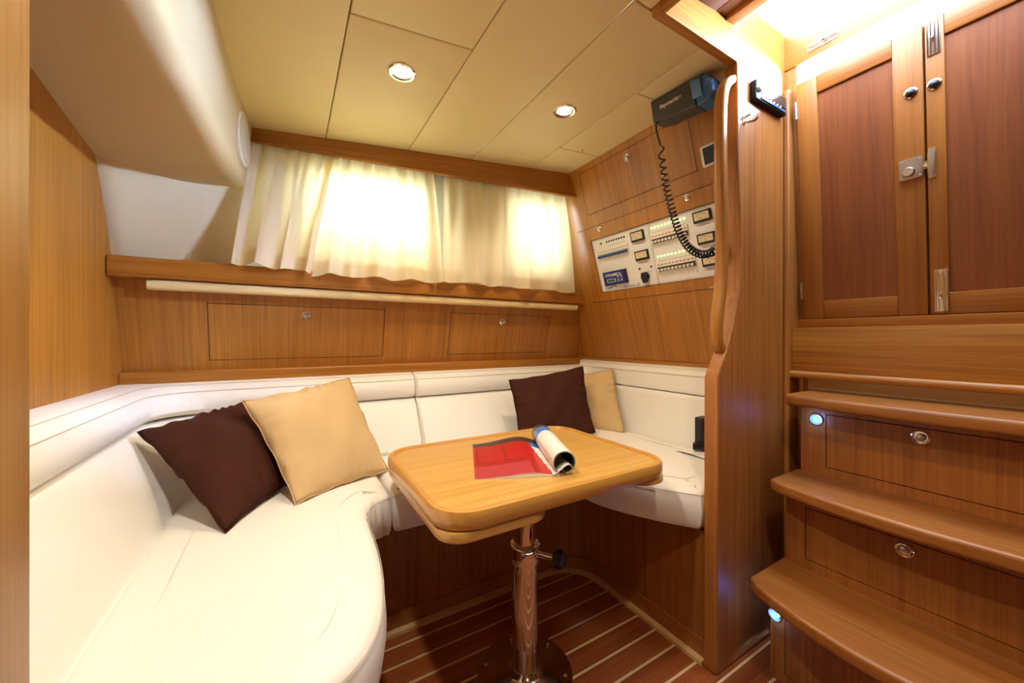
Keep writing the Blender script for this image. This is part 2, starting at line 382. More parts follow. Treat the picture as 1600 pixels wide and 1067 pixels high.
# end wall --------------------------------------------------------
eb = lambda px, py: END.uv(px, py)
LE = rect_uv(END, [(903, 272), (1074, 181), (1091, 266), (920, 337)])
RP = rect_uv(END, [(921, 377), (1119, 314), (1140, 424), (943, 461)])       # opening for the switch panel
RF = rect_uv(END, [(897, 366), (1115, 284), (1150, 443), (932, 475)])       # hinged frame round it
RF = (min(RF[0], RP[0] - 0.035), max(RF[1], RP[1] + 0.035), RF[2], RF[3])
ve0, ve1 = 0.84 * 1.047, 1.90 * 1.047
we = struct(MB().panel(END, -2.0, -0.685, ve0, ve1, [LE, RF], 0.014).build('wall_end', teak_end, smooth=False))
MB().box((-2.0, ve0, -0.035), (-0.685, ve1, -0.0145), END).build('lining_backing', gap, we, smooth=False)
locker(END, LE, we, END.uv(980, 246), teak_end)
g = 0.0024
fd = MB().panel(END.off(0.002), RF[0] + g, RF[1] - g, RF[2] + g, RF[3] - g, [RP], 0.014).build('panel_frame_door', teak_end, we, smooth=False)
for px, py in ((937, 358), (1074, 308)): push_knob(END, *END.uv(px, py), fd, r=0.0145, w=0.002)
for px, py in ((962, 470), (1113, 449)):
    u, v = END.uv(px, py); MB().box((u - .012, v - .003, 0), (u + .012, v + .003, .005), END).build('hinge', steel, fd, bevel=.001)
tm = END
MB().box((-1.85, 0.842 * 1.047, 0.0), (-0.69, 0.885 * 1.047, 0.014), END).build('trim_2', teak_y, None, bevel=0.005, seg=3)['kind'] = 'structure'

# window wall, twisted hull side, two windows ----------------------
def hull(x, s):                                   # s: 0 shelf .. 1 ceiling
    yb = 1.90 - 0.065 * (x + 0.2); yt = yback(x) + 0.07
    z = 1.255 + (ZC + .02 - 1.255) * s
    return Vector((x, yb + (yt - yb) * s, z))
WIN = [(0.11, 0.60, 0.21, 0.70), (1.00, 1.31, 0.18, 0.73)]
hm = MB(); xs = sorted({-0.24, 0.0, 0.4, 0.8, 1.2, 1.75, *[w[i] for w in WIN for i in (0, 1)]}); ss = sorted({0, .5, 1.0, *[w[i] for w in WIN for i in (2, 3)]})
for i in range(len(xs) - 1):
    for j in range(len(ss) - 1):
        cu, cv = (xs[i] + xs[i + 1]) / 2, (ss[j] + ss[j + 1]) / 2
        if any(w[0] < cu < w[1] and w[2] < cv < w[3] for w in WIN): continue
        q = [hull(xs[i], ss[j]), hull(xs[i + 1], ss[j]), hull(xs[i + 1], ss[j + 1]), hull(xs[i], ss[j + 1])]
        b = [p + Vector((0, .03, 0)) for p in q]
        hm.add(q + b, [(0, 1, 2, 3), (7, 6, 5, 4), (0, 4, 5, 1), (1, 5, 6, 2), (2, 6, 7, 3), (3, 7, 4, 0)])
wh = struct(hm.build('wall_hull_side', wall_green, smooth=False))
for n, w in enumerate(WIN):
    q = [hull(w[0], w[2]), hull(w[1], w[2]), hull(w[1], w[3]), hull(w[0], w[3])]; f = MB()
    cen = sum(q, Vector()) / 4
    inn = [p + (cen - p).normalized() * 0.028 for p in q]
    d0, d1 = Vector((0, -.008, 0)), Vector((0, .03, 0))
    for i in range(4):
        j = (i + 1) % 4
        f.add([q[i] + d0, q[j] + d0, inn[j] + d0, inn[i] + d0, q[i] + d1, q[j] + d1, inn[j] + d1, inn[i] + d1], [(0, 1, 2, 3), (7, 6, 5, 4), (3, 2, 6, 7), (0, 4, 5, 1)])
    wo = struct(f.build('window_%d' % (n + 1), white_p, smooth=False))
    dg = Vector((0, .012, 0)); dh = Vector((0, .016, 0))
    MB().add([p + dg for p in inn] + [p + dh for p in inn], [(0, 1, 2, 3), (7, 6, 5, 4)]).build('pane', glass, wo, smooth=False)
    ang = math.atan2((q[1] - q[0]).y, (q[1] - q[0]).x)
    portal('window_portal', cen + Vector((0, .05, 0)), (-PI / 2, 0, ang), w[1] - w[0], (w[3] - w[2]) * .6)

# duct box and diagonal lining panel at the left --------------------
def ductx(y): 
    pts = [(-1.7, -0.24), (0.9, -0.192), (1.5, -0.172), (1.66, -0.165), (1.78, -0.152), (1.93, -0.138)]
    for (a, xa), (b, xb) in zip(pts, pts[1:]):
        if y <= b: return xa + (xb - xa) * (y - a) / (b - a)
    return pts[-1][1]
def ductz(y): return 1.545 + (y - 0.78) * 0.052
dk = MB(); rings = []
for y in (-1.69, -0.8, 0.0, 0.5, 0.9, 1.25, 1.5, 1.62, 1.70, 1.78, 1.86, 1.95):
    xr = ductx(y); zr = ductz(y); zl = 1.611 - 0.18 * (y - 1.296) if y > 1.0 else 1.664 - 0.02 * (y - 1.0)
    r = 0.05; ring = [Vector((-0.53, y, ZC + .01)), Vector((-0.53, y, zl)), Vector((-0.499, y, zl)), Vector((-0.40, y, zl + (zr - zl) * .3)), Vector((-0.30, y, zl + (zr - zl) * .65))]
    for k in range(7):
        t = math.radians(-90 + 90 * k / 6); ring.append(Vector((xr - r + r * math.cos(t), y, zr + r + r * math.sin(t))))
    ring.append(Vector((xr + .012, y, ZC + .01))); rings.append(ring)
dk.loft(rings)
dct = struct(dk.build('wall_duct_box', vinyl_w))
pk = MB()
TLp, TRp, BLp, BRp = Vector((-0.505, 1.60, 1.60)), Vector((-0.135, 1.905, 1.64)), Vector((-0.505, 1.775, 1.22)), Vector((-0.165, 1.885, 1.24))
def pf(u, v):
    a = BLp.lerp(BRp, u); b = TLp.lerp(TRp, u); p = a.lerp(b, v); return p + Vector((0, 0.02 * math.sin(PI * u), 0))
pk.grid(pf, 10, 6)
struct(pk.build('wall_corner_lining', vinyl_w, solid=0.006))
# narrow pale post at the left edge of the view
struct(MB().box((-0.46, 0.40, 0), (-0.212, 0.549, 1.90)).build('wall_doorpost', post_z, bevel=0.006, seg=3))

# shelf, cream strip and valance -----------------------------------
SH = MB().prism([(1.692, 1.200), (1.692, 1.262), (1.698, 1.268), (1.93, 1.268), (1.93, 1.24), (1.76, 1.20)][::-1], Fr((0, 0, 0), (0, 1, 0), (0, 0, 1)), -0.497, 1.56)
shelf = tag(SH.build('shelf', teak_x, bevel=0.004, seg=2), 'long teak shelf with rounded front under the curtains', 'shelf')
cs = MB(); pr = rrect(1.703, 1.742, 1.163, 1.199, 0.012, 4)
cs.loft([[Vector((x, a, b)) for a, b in pr] for x in (-0.405, -0.40, 1.455, 1.46)])
tag(cs.build('light_strip', creamstrip), 'long cream strip cover fixed below the teak shelf', 'light strip')
va = MB()
def vz(x): return 1.822 - 0.045 * (x + 0.14)
rings = []
for x in (-0.16, 0.3, 0.8, 1.345):
    y = yback(x); zb = vz(x)
    rings.append([Vector((x, y, ZC + .002)), Vector((x, y, zb + .016)), Vector((x, y - .006, zb + .012)), Vector((x, y - .006, zb)), Vector((x, y + .014, zb)), Vector((x, y + .022, ZC + .002))])
va.loft(rings)
tag(va.build('valance', wood('teak_valance', TD, TL_, 'X', flat='Y'), bevel=0), 'teak valance board above the curtains at the ceiling edge', 'valance')

# ================================================================== PARTITION, HATCH, COMPANIONWAY
pt = thing('partition', 'varnished teak partition with grab rail beside the steps', 'partition', (1.3, 0.67, 0))
prof = [(1.088, 0.0), (1.638, 0.0), (1.638, 1.0), (1.56, 1.0), (1.56, 1.86), (1.20, 1.86), (1.203, 1.60), (1.222, 1.30), (1.213, 1.157), (1.176, 1.04), (1.14, 0.96), (1.092, 0.882)]
PY = Fr((0, 0, 0), (1, 0, 0), (0, 0, 1))
MB().prism(prof, PY, -0.692, -0.65).build('board', part_z, pt, bevel=0.007, seg=3)
path = crom([(1.215, 1.815), (1.178, 1.795), (1.153, 1.755), (1.144, 1.68), (1.145, 1.5), (1.151, 1.28), (1.143, 1.16), (1.127, 1.075), (1.122, 1.02), (1.130, 0.975), (1.155, 0.955)], 5)
rb = MB(); rings = []
for i, q in enumerate(path):
    a = path[max(i - 1, 0)]; b = path[min(i + 1, len(path) - 1)]; t = Vector((b.x - a.x, 0, b.y - a.y)).normalized(); nrm = Vector((t.z, 0, -t.x))
    c = Vector((q.x, 0.671, q.y)); rings.append([c + nrm * u + Vector((0, v, 0)) for u, v in rrect(-0.0135, 0.0135, -0.017, 0.017, 0.009, 3)])
rb.loft(rings); rb.build('grab_rail', teak_z, pt)
MB().box((1.485, 0.0, 0.0), (1.56, 1.86, 0.018), PART).build('corner_post', part_z, pt, bevel=0.006, seg=3)

# car radio on the partition
q = [ony(px, py, 0.648) for px, py in ((1172, 132), (1221, 154), (1218, 184), (1172, 158))]
ru0, ru1 = (q[0].x + q[3].x) / 2, (q[1].x + q[2].x) / 2; rv1 = (q[0].z + q[1].z) / 2; rv0 = (q[2].z + q[3].z) / 2
rd = thing('radio', 'black marine stereo set into the partition top', 'radio', (ru0, .65, rv0))
MB().box((ru0, rv0, 0), (ru1, rv1, 0.020), PART).build('housing', rblack, rd, bevel=0.006, seg=3)
MB().prism(rrect(ru0 + .035, ru1 - .012, rv0 + .022, rv1 - .008, .004), PART, .020, .0215).build('display', screen, rd)
MB().box((ru0 + .03, rv0 + .006, .02), (ru1 - .012, rv0 + .012, .0235), PART).build('slot', blue_p_sheen, rd, bevel=.001)
MB().lathe(PART.P(ru0 + .017, (rv0 + rv1) / 2, .02), PART.w, [(.009, 0), (.009, .006), (.007, .009)], 20).build('dial', steel, rd)
for kk in range(6): MB().box((ru0 + .042 + kk * (ru1 - ru0 - .07) / 6, rv0 + .0145, .02), (ru0 + .046 + kk * (ru1 - ru0 - .07) / 6 + .004, rv0 + .019, .0232), PART).build('button', white_p, rd)
# hook
hp = ony(1162, 188, 0.65); hk = thing('coat_hook', 'small chrome hook below the marine stereo', 'hook', hp)
MB().box((hp.x - .006, hp.z - .014, 0), (hp.x + .006, hp.z + .014, .003), PART).build('plate', chrome, hk, bevel=.001)
MB().tube(crom([PART.P(hp.x, hp.z - .006, .002), PART.P(hp.x + .002, hp.z - .012, .016), PART.P(hp.x + .010, hp.z - .010, .030), PART.P(hp.x + .016, hp.z + .006, .036)], 5), .0035, 8).build('prong', chrome, hk)
MB().tube([PART.P(hp.x, hp.z + .008, .002), PART.P(hp.x + .004, hp.z + .012, .018)], [.0035, .0045], 8).build('prong', chrome, hk)

# hatch trunk
ht = thing('companionway_hatch', 'open sliding hatch with wooden coaming above the doors', 'hatch', (1.18, 0.3, 1.86))
ZH = 1.86
MB().box((0.84, HY1, ZH), (HX1 + .05, HY1 + .028, 2.06)).build('coaming', teak_x, ht, bevel=.003)
MB().box((0.84, HY0 - .028, ZH), (HX1 + .05, HY0, 2.06)).build('coaming', teak_x, ht, bevel=.003)
MB().box((0.84, HY0, ZH), (HX0, HY1, 2.06)).build('coaming', teak_y, ht, bevel=.003)
MB().box((HX1, HY0 - .028, 1.935), (HX1 + .03, HY1 + .028, 2.28)).build('aft_board', rail_y, ht, bevel=.003)
def lz(x): return 1.955 + 0.10 * (x - 0.97)
LD = Fr((0.84, 0, lz(0.84)), (1, 0, 0.10), (0, 1, 0))
for a, b in ((-0.02, 0.08), (0.082, 0.165), (0.167, 0.25), (0.252, 0.30)):
    MB().box((a, HY0 - .02, 0.0), (b, HY1 + .02, 0.018), LD).build('lid_board', dteak_x if a < 0 else wood('lid_wood', (0.12, 0.035, 0.012), (0.24, 0.075, 0.022), 'Y') if a < 0.1 else bpy.data.materials['lid_wood'], ht, bevel=.002)
MB().box((0.30, HY0 - .02, -0.012), (0.345, HY1 + .02, 0.03), LD).build('lid_edge_bar', teak_y, ht, bevel=.004)
AB = Fr((HX1, 0, 0), (0, -1, 0), (0, 0, 1))
u, v = AB.uv(1288, 63); bo = MB().box((u - .045, v - .012, 0), (u + .035, v + .012, .003), AB).build('slide_bolt', chrome, ht, bevel=.001)
MB().tube([AB.P(u - .04, v, .007), AB.P(u + .035, v, .007)], .005, 10).build('bolt_rod', chrome, bo)
MB().lathe(AB.P(u, v, .007), AB.w, [(.004, 0), (.004, .012), (.006, .014), (.006, .018)], 12).build('bolt_knob', chrome, bo)

# companionway doors
def vz_(fr, z): return z * math.sqrt(1 + 0.075 ** 2)
dl = DOORS.uv(1249, 320)[0]; dm = DOORS.uv(1447, 250)[0]; dr = dm + (dm - dl)
v0, v1 = 1.066 * 1.0028, 1.862 * 1.0028
cw = struct(MB().panel(DOORS.off(-0.02), -0.69, 0.10, 0.87, 1.935, [(dl - .003, dr + .003, v0 - .002, 1.94)], 0.03).build('wall_companionway', part_z, smooth=False))
MB().box((dl - .03, v0 - .035, -.02), (dr + .03, v0 - .002, 0.004), DOORS).build('door_sill', rail_y, cw, bevel=.003)
for a, b in ((dl - .012, dl + .010), (dm - .010, dm + .010), (dr - .010, dr + .012)): MB().box((a, v0 - .01, -.036), (b, v1, -.021), DOORS).build('door_gap_blocker', dteak_z, cw, smooth=False)  # unseen strips added behind the door gaps to block daylight
MB().box((dl - .012, v0 - .012, -.036), (dr + .012, v0 + .012, -.021), DOORS).build('door_gap_blocker', dteak_x, cw, smooth=False)  # added strip blocking daylight under the doors
def mk_door(n, u0, u1, left):
    g = .0022
    e = bpy.data.objects.new('door_%d' % n, None); C.objects.link(e); lo = DOORS.P((u0 + u1) / 2, v0, 0); e.location = lo; e['_w'] = list(lo); e.empty_display_size = .05
    struct(e)
    s0 = DOORS.uv(1280, 300)[0] - dl; s1 = dm - DOORS.uv(1400, 300)[0]
    a, b = (s0, s1) if left else (DOORS.uv(1478, 300)[0] - dm, 0.05)
    vt = DOORS.uv(1395, 90)[1]; vbm = DOORS.uv(1405, 462)[1]
    u0 += g; u1 -= g
    MB().box((u0, v0, -.02), (u0 + a, v1, 0), DOORS).build('stile', stile_z, e, bevel=.003)
    MB().box((u1 - b, v0, -.02), (u1, v1, 0), DOORS).build('stile', stile_z, e, bevel=.003)
    MB().box((u0 + a, vt, -.02), (u1 - b, v1, 0), DOORS).build('rail', rail_y, e, bevel=.003)
    MB().box((u0 + a, v0, -.02), (u1 - b, vbm, 0), DOORS).build('rail', rail_y, e, bevel=.003)
    MB().box((u0 + a, vbm, -.018), (u1 - b, vt, -.007), DOORS).build('door_panel', panel_z, e, smooth=False)
    return e
d1 = mk_door(1, dl, dm, True); d2 = mk_door(2, dm, dr, False)
def dknob(px, py, par):
    u, v = DOORS.uv(px, py); c = DOORS.P(u, v, 0)
    kb = MB().lathe(c, DOORS.w, [(.0145, 0), (.0145, .002), (.011, .004), (.009, .002)], 24).build('finger_pull', chrome, par)
    MB().lathe(c, DOORS.w, [(.010, 0.001), (.009, .006), (.006, .010), (.002, .012)], 20).build('pull_button', black, kb)
dknob(1423, 146, d1); dknob(1460, 132, d2)
# slam latch
r_ = rect_uv(DOORS, [(1405, 253), (1443, 243), (1443, 275), (1406, 285)])
la = MB().box((r_[0], r_[2], 0), (r_[1], r_[3], .006), DOORS).build('latch_plate', steel, d1, bevel=.0012)
u, v = DOORS.uv(1421, 270)
MB().lathe(DOORS.P(u, v, .006), DOORS.w, [(.013, 0), (.013, .008), (.011, .011)], 24).build('latch_button', steel, la)
for a in (r_[0] + .006, r_[1] - .006):
    for b in (r_[2] + .006, r_[3] - .006): MB().lathe(DOORS.P(a, b, .006), DOORS.w, [(.0032, 0), (.0026, .0008)], 10).build('screw', greyink, la)
MB().box((r_[1] - .004, (r_[2] + r_[3]) / 2 - .011, .001), (r_[1] + .014, (r_[2] + r_[3]) / 2 + .011, .005), DOORS).build('latch_tongue', chrome, la, bevel=.001)
kp = MB().box((r_[1] + .009, r_[2] + .002, 0), (r_[1] + .024, r_[3] + .002, .009), DOORS).build('latch_keep', steel, d2, bevel=.002)
MB().box((r_[1] + .009, r_[2] - .010, 0), (r_[1] + .024, r_[3] + .014, .002), DOORS).build('keep_flange', steel, kp, bevel=.0006)
# flush bolts on the right door
def flush_bolt(pts, par):
    r = rect_uv(DOORS, pts); b = MB().box((r[0], r[2], 0), (r[1], r[3], .003), DOORS).build('flush_bolt', steel, par, bevel=.0006)
    w_ = r[1] - r[0]
    for k in (.08, .32, .62, .88): MB().box((r[0] + w_ * k - .0012, r[2] + .002, .003), (r[0] + w_ * k + .0012, r[3] - .002, .0048), DOORS).build('bolt_ridge', chrome, b, smooth=False)
    MB().box((r[0] + w_ * .38, r[2] + (r[3] - r[2]) * .3, .003), (r[0] + w_ * .56, r[2] + (r[3] - r[2]) * .42, .009), DOORS).build('bolt_thumb', chrome, b, bevel=.001)
flush_bolt([(1446, 22), (1469, 12), (1470, 80), (1449, 90)], d2)
flush_bolt([(1460, 423), (1482, 419), (1483, 484), (1461, 489)], d2)
for px, py in ((1245, 174), (1253, 455)):
    u, v = DOORS.uv(px, py); MB().tube([DOORS.P(dl, v - .028, .004), DOORS.P(dl, v + .028, .004)], .005, 10).build('hinge', steel, d1)
    
# sill board under the doors
sbd = thing('sill_board', 'wide teak board with rounded lip below the companionway doors', 'board', (1.52, .3, .86))
MB().box((1.505, -0.09, 0.888), (1.60, 0.632, 1.034)).build('board', teak_y, sbd, bevel=.004)
rings = [[Vector((1.50 + a, y, .876 + b)) for a, b in rrect(-.012, .05, -.013, .012, .011, 4)] for y in (-0.09, .632)]
MB().loft(rings).build('lip', teak_y, sbd)

# steps -------------------------------------------------------------
stp = thing('companionway_steps', 'teak companionway steps with three drawers and blue lights', 'steps', (1.35, .3, 0))
YL, YR = 0.588, 0.012
def tread(zt, xn, bow, xb, name='tread'):
    n = 20; front = []
    for k in range(n + 1):
        t = k / n; y = YR + (YL - YR) * t; front.append((xn - bow * (1 - (2 * t - 1) ** 2), y))
    front[0] = (front[0][0] + .012, YR); front[-1] = (front[-1][0] + .012, YL)
    poly = [(xb, YL), *front[::-1], (xb, YR)]
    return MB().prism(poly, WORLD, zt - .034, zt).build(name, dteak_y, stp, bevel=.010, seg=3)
def riser(x, z0, z1, knob_px, lamp_px, dpx, depth):
    R = Fr((x, 0, 0), (0, -1, 0), (0, 0, 1))
    r = dpx
    a = R.uv(*r[0]); du0 = a[0]; dv1 = min(a[1], z1 - .006); du1 = -0.30 + (-0.30 - du0) ; dv0 = z0 + .028
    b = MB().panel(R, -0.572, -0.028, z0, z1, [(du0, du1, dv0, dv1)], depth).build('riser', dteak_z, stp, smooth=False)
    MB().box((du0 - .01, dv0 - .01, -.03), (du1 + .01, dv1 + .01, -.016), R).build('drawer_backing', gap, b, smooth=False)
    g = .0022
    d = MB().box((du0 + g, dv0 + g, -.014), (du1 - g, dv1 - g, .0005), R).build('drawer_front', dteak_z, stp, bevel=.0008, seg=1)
    if knob_px:
        u, v = R.uv(*knob_px); push_knob(R, u, v, d, r=.0185)
    if lamp_px:
        u, v = R.uv(*lamp_px); c = R.P(u, v, 0)
        lp = MB().lathe(c, R.w, [(.0185, 0), (.0185, .003), (.0155, .005), (.0140, .003)], 24).build('step_light', chrome, stp); lp['label'] = 'chrome ringed blue step light'
        MB().lathe(c, R.w, [(.0136, .001), (.011, .005), (.005, .0075)], 20).build('step_light_lens', led_b, lp)
        l = bpy.data.lights.new('step_lamp', 'POINT'); l.color = (0.15, 0.3, 1.0); l.energy = 0.16; l.specular_factor = 0.0; l.shadow_soft_size = .012
        o = bpy.data.objects.new('step_lamp', l); C.objects.link(o); o.location = c + R.w * .025
tread(0.312, 1.138, 0.075, 1.35); tread(0.573, 1.25, 0.035, 1.445); tread(0.824, 1.34, 0.012, 1.60)
riser(1.232, 0.0, 0.278, (1395, 1063), (1211, 960), [(1226, 962)], .10)
riser(1.328, 0.312, 0.539, (1413, 859), None, [(1258, 792)], .10)
riser(1.424, 0.573, 0.790, (1439, 683), (1276, 655), [(1290, 647)], .10)
MB().box((1.545, -0.05, .824), (1.56, .60, .892)).build('upper_riser', creamstrip, stp, bevel=.002)
MB().box((1.33, -.0, 0), (1.52, .05, .57)).build('side_panel', dteak_z, stp)

# ================================================================== CURTAINS
def curtain(label, tpx, bpx, tz, seed, amp, nf, hem_wave=.004, nu=120):
    rnd = random.Random(seed)
    (t0, t1), (b0, b1) = tpx, bpx
    def topp(u):
        px = t0 + (t1 - t0) * u
        # find the point behind the valance
        d = ray(px, 240); best = None
        for _ in range(1):
            # solve y = yback(x)+.03 on the plan ray
            a = d.x; b = d.y; t = (1.914 - 0.231 * 0.14 + .034) / (b + 0.231 * a)
            best = CAM + d * t
        return Vector((best.x, best.y, vz(best.x) + .03))
    def botp(u):
        px = b0[0] + (b1[0] - b0[0]) * u; py = b0[1] + (b1[1] - b0[1]) * u
        return ony(px, py, 1.662)
    ph = [(rnd.uniform(0, 2 * PI), rnd.uniform(.7, 1.3)) for _ in range(4)]
    T0, T1, B0, B1 = topp(0), topp(1), botp(0), botp(1)
    def fold(u, v=.5):
        w = u + .02 * math.sin(7 * u + ph[0][0])
        top = math.sin(2 * PI * nf * 2.1 * w + ph[3][0]) * .55 + .45 * math.sin(2 * PI * nf * 1.27 * w + ph[0][0])
        k = max(0, v - .35) / .65
        return k * top + (1 - k) * (.62 * math.sin(2 * PI * nf * w + ph[1][0]) + .38 * math.sin(2 * PI * nf * .53 * w + ph[2][0]) + .2 * math.sin(2 * PI * nf * 1.9 * w + ph[3][0]))
    def fn(u, v):                     # v 0 bottom .. 1 top
        p = botp(u).lerp(topp(u), v)
        a = amp * (1 - .55 * v)
        fine = .0035 * max(0, (v - .8) / .2) * math.sin(2 * PI * nf * 4.3 * u + ph[0][0])
        y = -(a * fold(u, v)) - fine
        bulge = -.02 * math.sin(PI * v) * .5
        z = (1 - v) ** 6 * (hem_wave * math.sin(2 * PI * nf * .7 * u + ph[2][0]) * 1.5)
        return p + Vector((.25 * a * math.cos(2 * PI * nf * u + ph[1][0]), y + bulge, z))
    root = thing('curtain', label, 'curtain', B0.lerp(B1, .5), 'short cotton curtains')
    MB().grid(fn, nu, 28).build('fabric', curt, root)
    MB().grid(lambda u, v: fn(u, v * .10) + Vector((0, -.0022, 0)), nu, 3).build('hem', curt, root)
    return root
curtain('left curtain, white and shaded, nearest the round vent grille', (397, 524), ((364, 409), (489, 426)), 0, 3, .030, 3.1)
curtain('middle curtain glowing brightest over the larger window', (512, 677), ((487, 428), (692, 441)), 0, 5, .026, 4.6)
curtain('right curtain hanging beside the switch panel wall', (692, 884), ((689, 439), (898, 457)), 0, 11, .026, 5.0)

# vent grille on the duct
vy, vzz = 1.765, 1.757; vr = .098
va_ = math.atan2(ductx(1.86) - ductx(1.67), .19); VF = Fr((ductx(vy) + .006, vy, vzz), (math.sin(va_), math.cos(va_), 0), (0, 0, 1))
vt = thing('vent_grille', 'round white slotted grille on the duct box', 'grille', VF.o)
MB().lathe(VF.P(0, 0, -.004), VF.w, [(vr, 0), (vr, .008), (vr * .95, .012), (vr * .86, .011), (vr * .84, .006)], 40).build('rim', white_p, vt)
for i in range(-6, 7):
    hh = vr * .84 * i / 7; hw = math.sqrt(max(0, (vr * .84) ** 2 - hh ** 2))
    MB().box((-hw, hh - .0035, .004), (hw, hh + .0035, .009), VF).build('slat', white_p, vt, smooth=False)

# ================================================================== SETTEE
# base with rounded inner corner
def base_path(off, n=10):
    xl, yb, xr, r = 0.09 - off, 1.285 + off, 1.083 + off, 0.14 + off
    p = [(xl, 0.58), (xl, yb - r)]
    p += [(xl + r - r * math.cos(t), yb - r + r * math.sin(t)) for t in [PI / 2 * k / n for k in range(1, n + 1)]]
    p += [(xr - r, yb)]
    p += [(xr - r + r * math.sin(t), yb - r + r * math.cos(t)) for t in [PI / 2 * k / n for k in range(1, n + 1)]]
    p += [(xr, 0.695)]
    return p
def strip(o0, o1, z0, z1):
    a, b = base_path(o0), base_path(o1); m = MB(); rings = []
    for (x0, y0_), (x1, y1_) in zip(a, b): rings.append([Vector((x0, y0_, z0)), Vector((x1, y1_, z0)), Vector((x1, y1_, z1)), Vector((x0, y0_, z1))])
    return m.loft(rings)
sbse = thing('settee_base', 'U-shaped teak settee base with rounded corner round the floor', 'settee', (0.5, 1.4, 0))
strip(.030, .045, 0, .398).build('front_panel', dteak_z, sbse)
strip(.021, .031, 0, .062).build('skirting', dteak_x, sbse)
strip(.0, .022, 0, .012).build('floor_batten', maple_b, sbse)
MB().box((-.49, 1.335, .385), (1.70, 1.88, .398)).build('seat_ledge', teak_x, sbse, smooth=False)
MB().box((1.128, .695, .385), (1.70, 1.335, .398)).build('seat_ledge', teak_x, sbse, smooth=False)
MB().box((-.49, .58, .385), (.05, 1.335, .398)).build('seat_ledge', teak_x, sbse, smooth=False)
MB().box((-.49, .56, 0), (.05, .58, .398)).build('end_panel', dteak_z, sbse, smooth=False)

def inset_poly(pts, d):
    n = len(pts); out = []
    for i in range(n):
        p0, p1, p2 = pts[i - 1], pts[i], pts[(i + 1) % n]
        e1 = (p1 - p0); e2 = (p2 - p1); e1 = e1.normalized() if e1.length > 1e-9 else e2.normalized(); e2 = e2.normalized() if e2.length > 1e-9 else e1
        nn = Vector((-e1.y - e2.y, e1.x + e2.x)); L = nn.length
        nn = nn / L if L > 1e-6 else Vector((-e1.y, e1.x)); c = max(.5, nn.dot(Vector((-e1.y, e1.x))))
        out.append(p1 + nn * (d / c))
    return out
def seat(name_label, outline, z0, z1, gather=None, group='seat cushions'):
    pts = [Vector((p[0], p[1])) for p in outline]          # ccw
    t = thing('seat_cushion', name_label, 'cushion', (sum(p.x for p in pts) / len(pts), sum(p.y for p in pts) / len(pts), z0), group)
    h = z1 - z0; rings = []
    for d, z in ((.03, z0), (.010, z0 + .004), (.0, z0 + .02), (-.006, z0 + h * .5), (-.001, z1 - .018), (.006, z1 - .007), (.018, z1 - .001), (.04, z1 + .003), (.075, z1 + .006)):
        q = inset_poly(pts, d); ring = []
        for i, p in enumerate(q):
            dx = 0
            if gather:
                gx, gy, gr = gather; dd = math.hypot(pts[i].x - gx, pts[i].y - gy)
                if dd < gr and z < z1 - .004: dx = .006 * (1 - dd / gr) ** .5 * math.sin(i * 2.1 + z * 25)
            ring.append(Vector((p.x - dx * .7, p.y + dx * .7, z)))
        rings.append(ring)
    mb = MB().loft(rings, caps=False)
    from mathutils.geometry import delaunay_2d_cdt
    top = [Vector((p.x, p.y)) for p in rings[-1]]; nt = len(top); inner = []
    x0, x1 = min(p.x for p in top), max(p.x for p in top); ya, yb = min(p.y for p in top), max(p.y for p in top)
    def inside(x, y):
        c = False
        for i in range(nt):
            a, b = top[i - 1], top[i]
            if (a.y > y) != (b.y > y) and x < (b.x - a.x) * (y - a.y) / (b.y - a.y) + a.x: c = not c
        return c
    yy = ya + .02
    while yy < yb:
        xx = x0 + .02
        while xx < x1:
            if inside(xx, yy) and min((Vector((xx, yy)) - p).length for p in top) > .022: inner.append(Vector((xx, yy)))
            xx += .04
        yy += .04
    vo, eo, fo, _, _, _ = delaunay_2d_cdt(top + inner, [], [list(range(nt))], 1, 1e-6)
    mb.add([Vector((p.x, p.y, z1 + .006 + .010 * (1 - math.exp(-min((p - q).length for q in top) / .09)) + .0012 * math.sin(23 * p.x + 9 * p.y))) for p in vo], fo)
    po = mb.build('pad', leather, t)
    bm = bmesh.new(); bm.from_mesh(po.data); bmesh.ops.remove_doubles(bm, verts=bm.verts, dist=1e-4); bmesh.ops.recalc_face_normals(bm, faces=bm.faces); bm.to_mesh(po.data); bm.free()
    sm = inset_poly(pts, .002); lp = [Vector((p.x, p.y, z1 - .0105)) for p in sm]
    rr = .0016; ringsb = []
    MB().loft([[Vector((p.x, p.y, z1 - .011)) for p in inset_poly(pts, -.0008)], [Vector((p.x, p.y, z1 - .0125)) for p in inset_poly(pts, -.0020)], [Vector((p.x, p.y, z1 - .014)) for p in inset_poly(pts, -.0008)]], caps=False).build('seam', leather_seam, t)
    return t
def dens(pts, step=.025):
    out = []
    for i, p in enumerate(pts):
        q = pts[(i + 1) % len(pts)]; L = math.hypot(q[0] - p[0], q[1] - p[1]); n = max(1, int(L / step))
        out += [(p[0] + (q[0] - p[0]) * k / n, p[1] + (q[1] - p[1]) * k / n) for k in range(n)]
    return out
cv = [(p.x, p.y) for p in crom([(-.16, .555, 0), (-.02, .555, 0), (.05, .57, 0), (.102, .61, 0), (.14, .68, 0), (.163, .78, 0), (.176, .90, 0), (.180, 1.02, 0), (.188, 1.10, 0), (.222, 1.150, 0), (.268, 1.166, 0)], 6)]
seat('large white leather seat cushion on the left, widest and rounded at its end', dens([(-.27, .555), *cv, (.268, 1.25), (.268, 1.61), (-.27, 1.61)]), .40, .53, gather=(.20, 1.12, .11))
seat('white leather seat cushion behind the table along the back', dens([(.276, 1.172), (.45, 1.168), (.80, 1.168), (.915, 1.19), (.915, 1.61), (.276, 1.61)]), .40, .53)
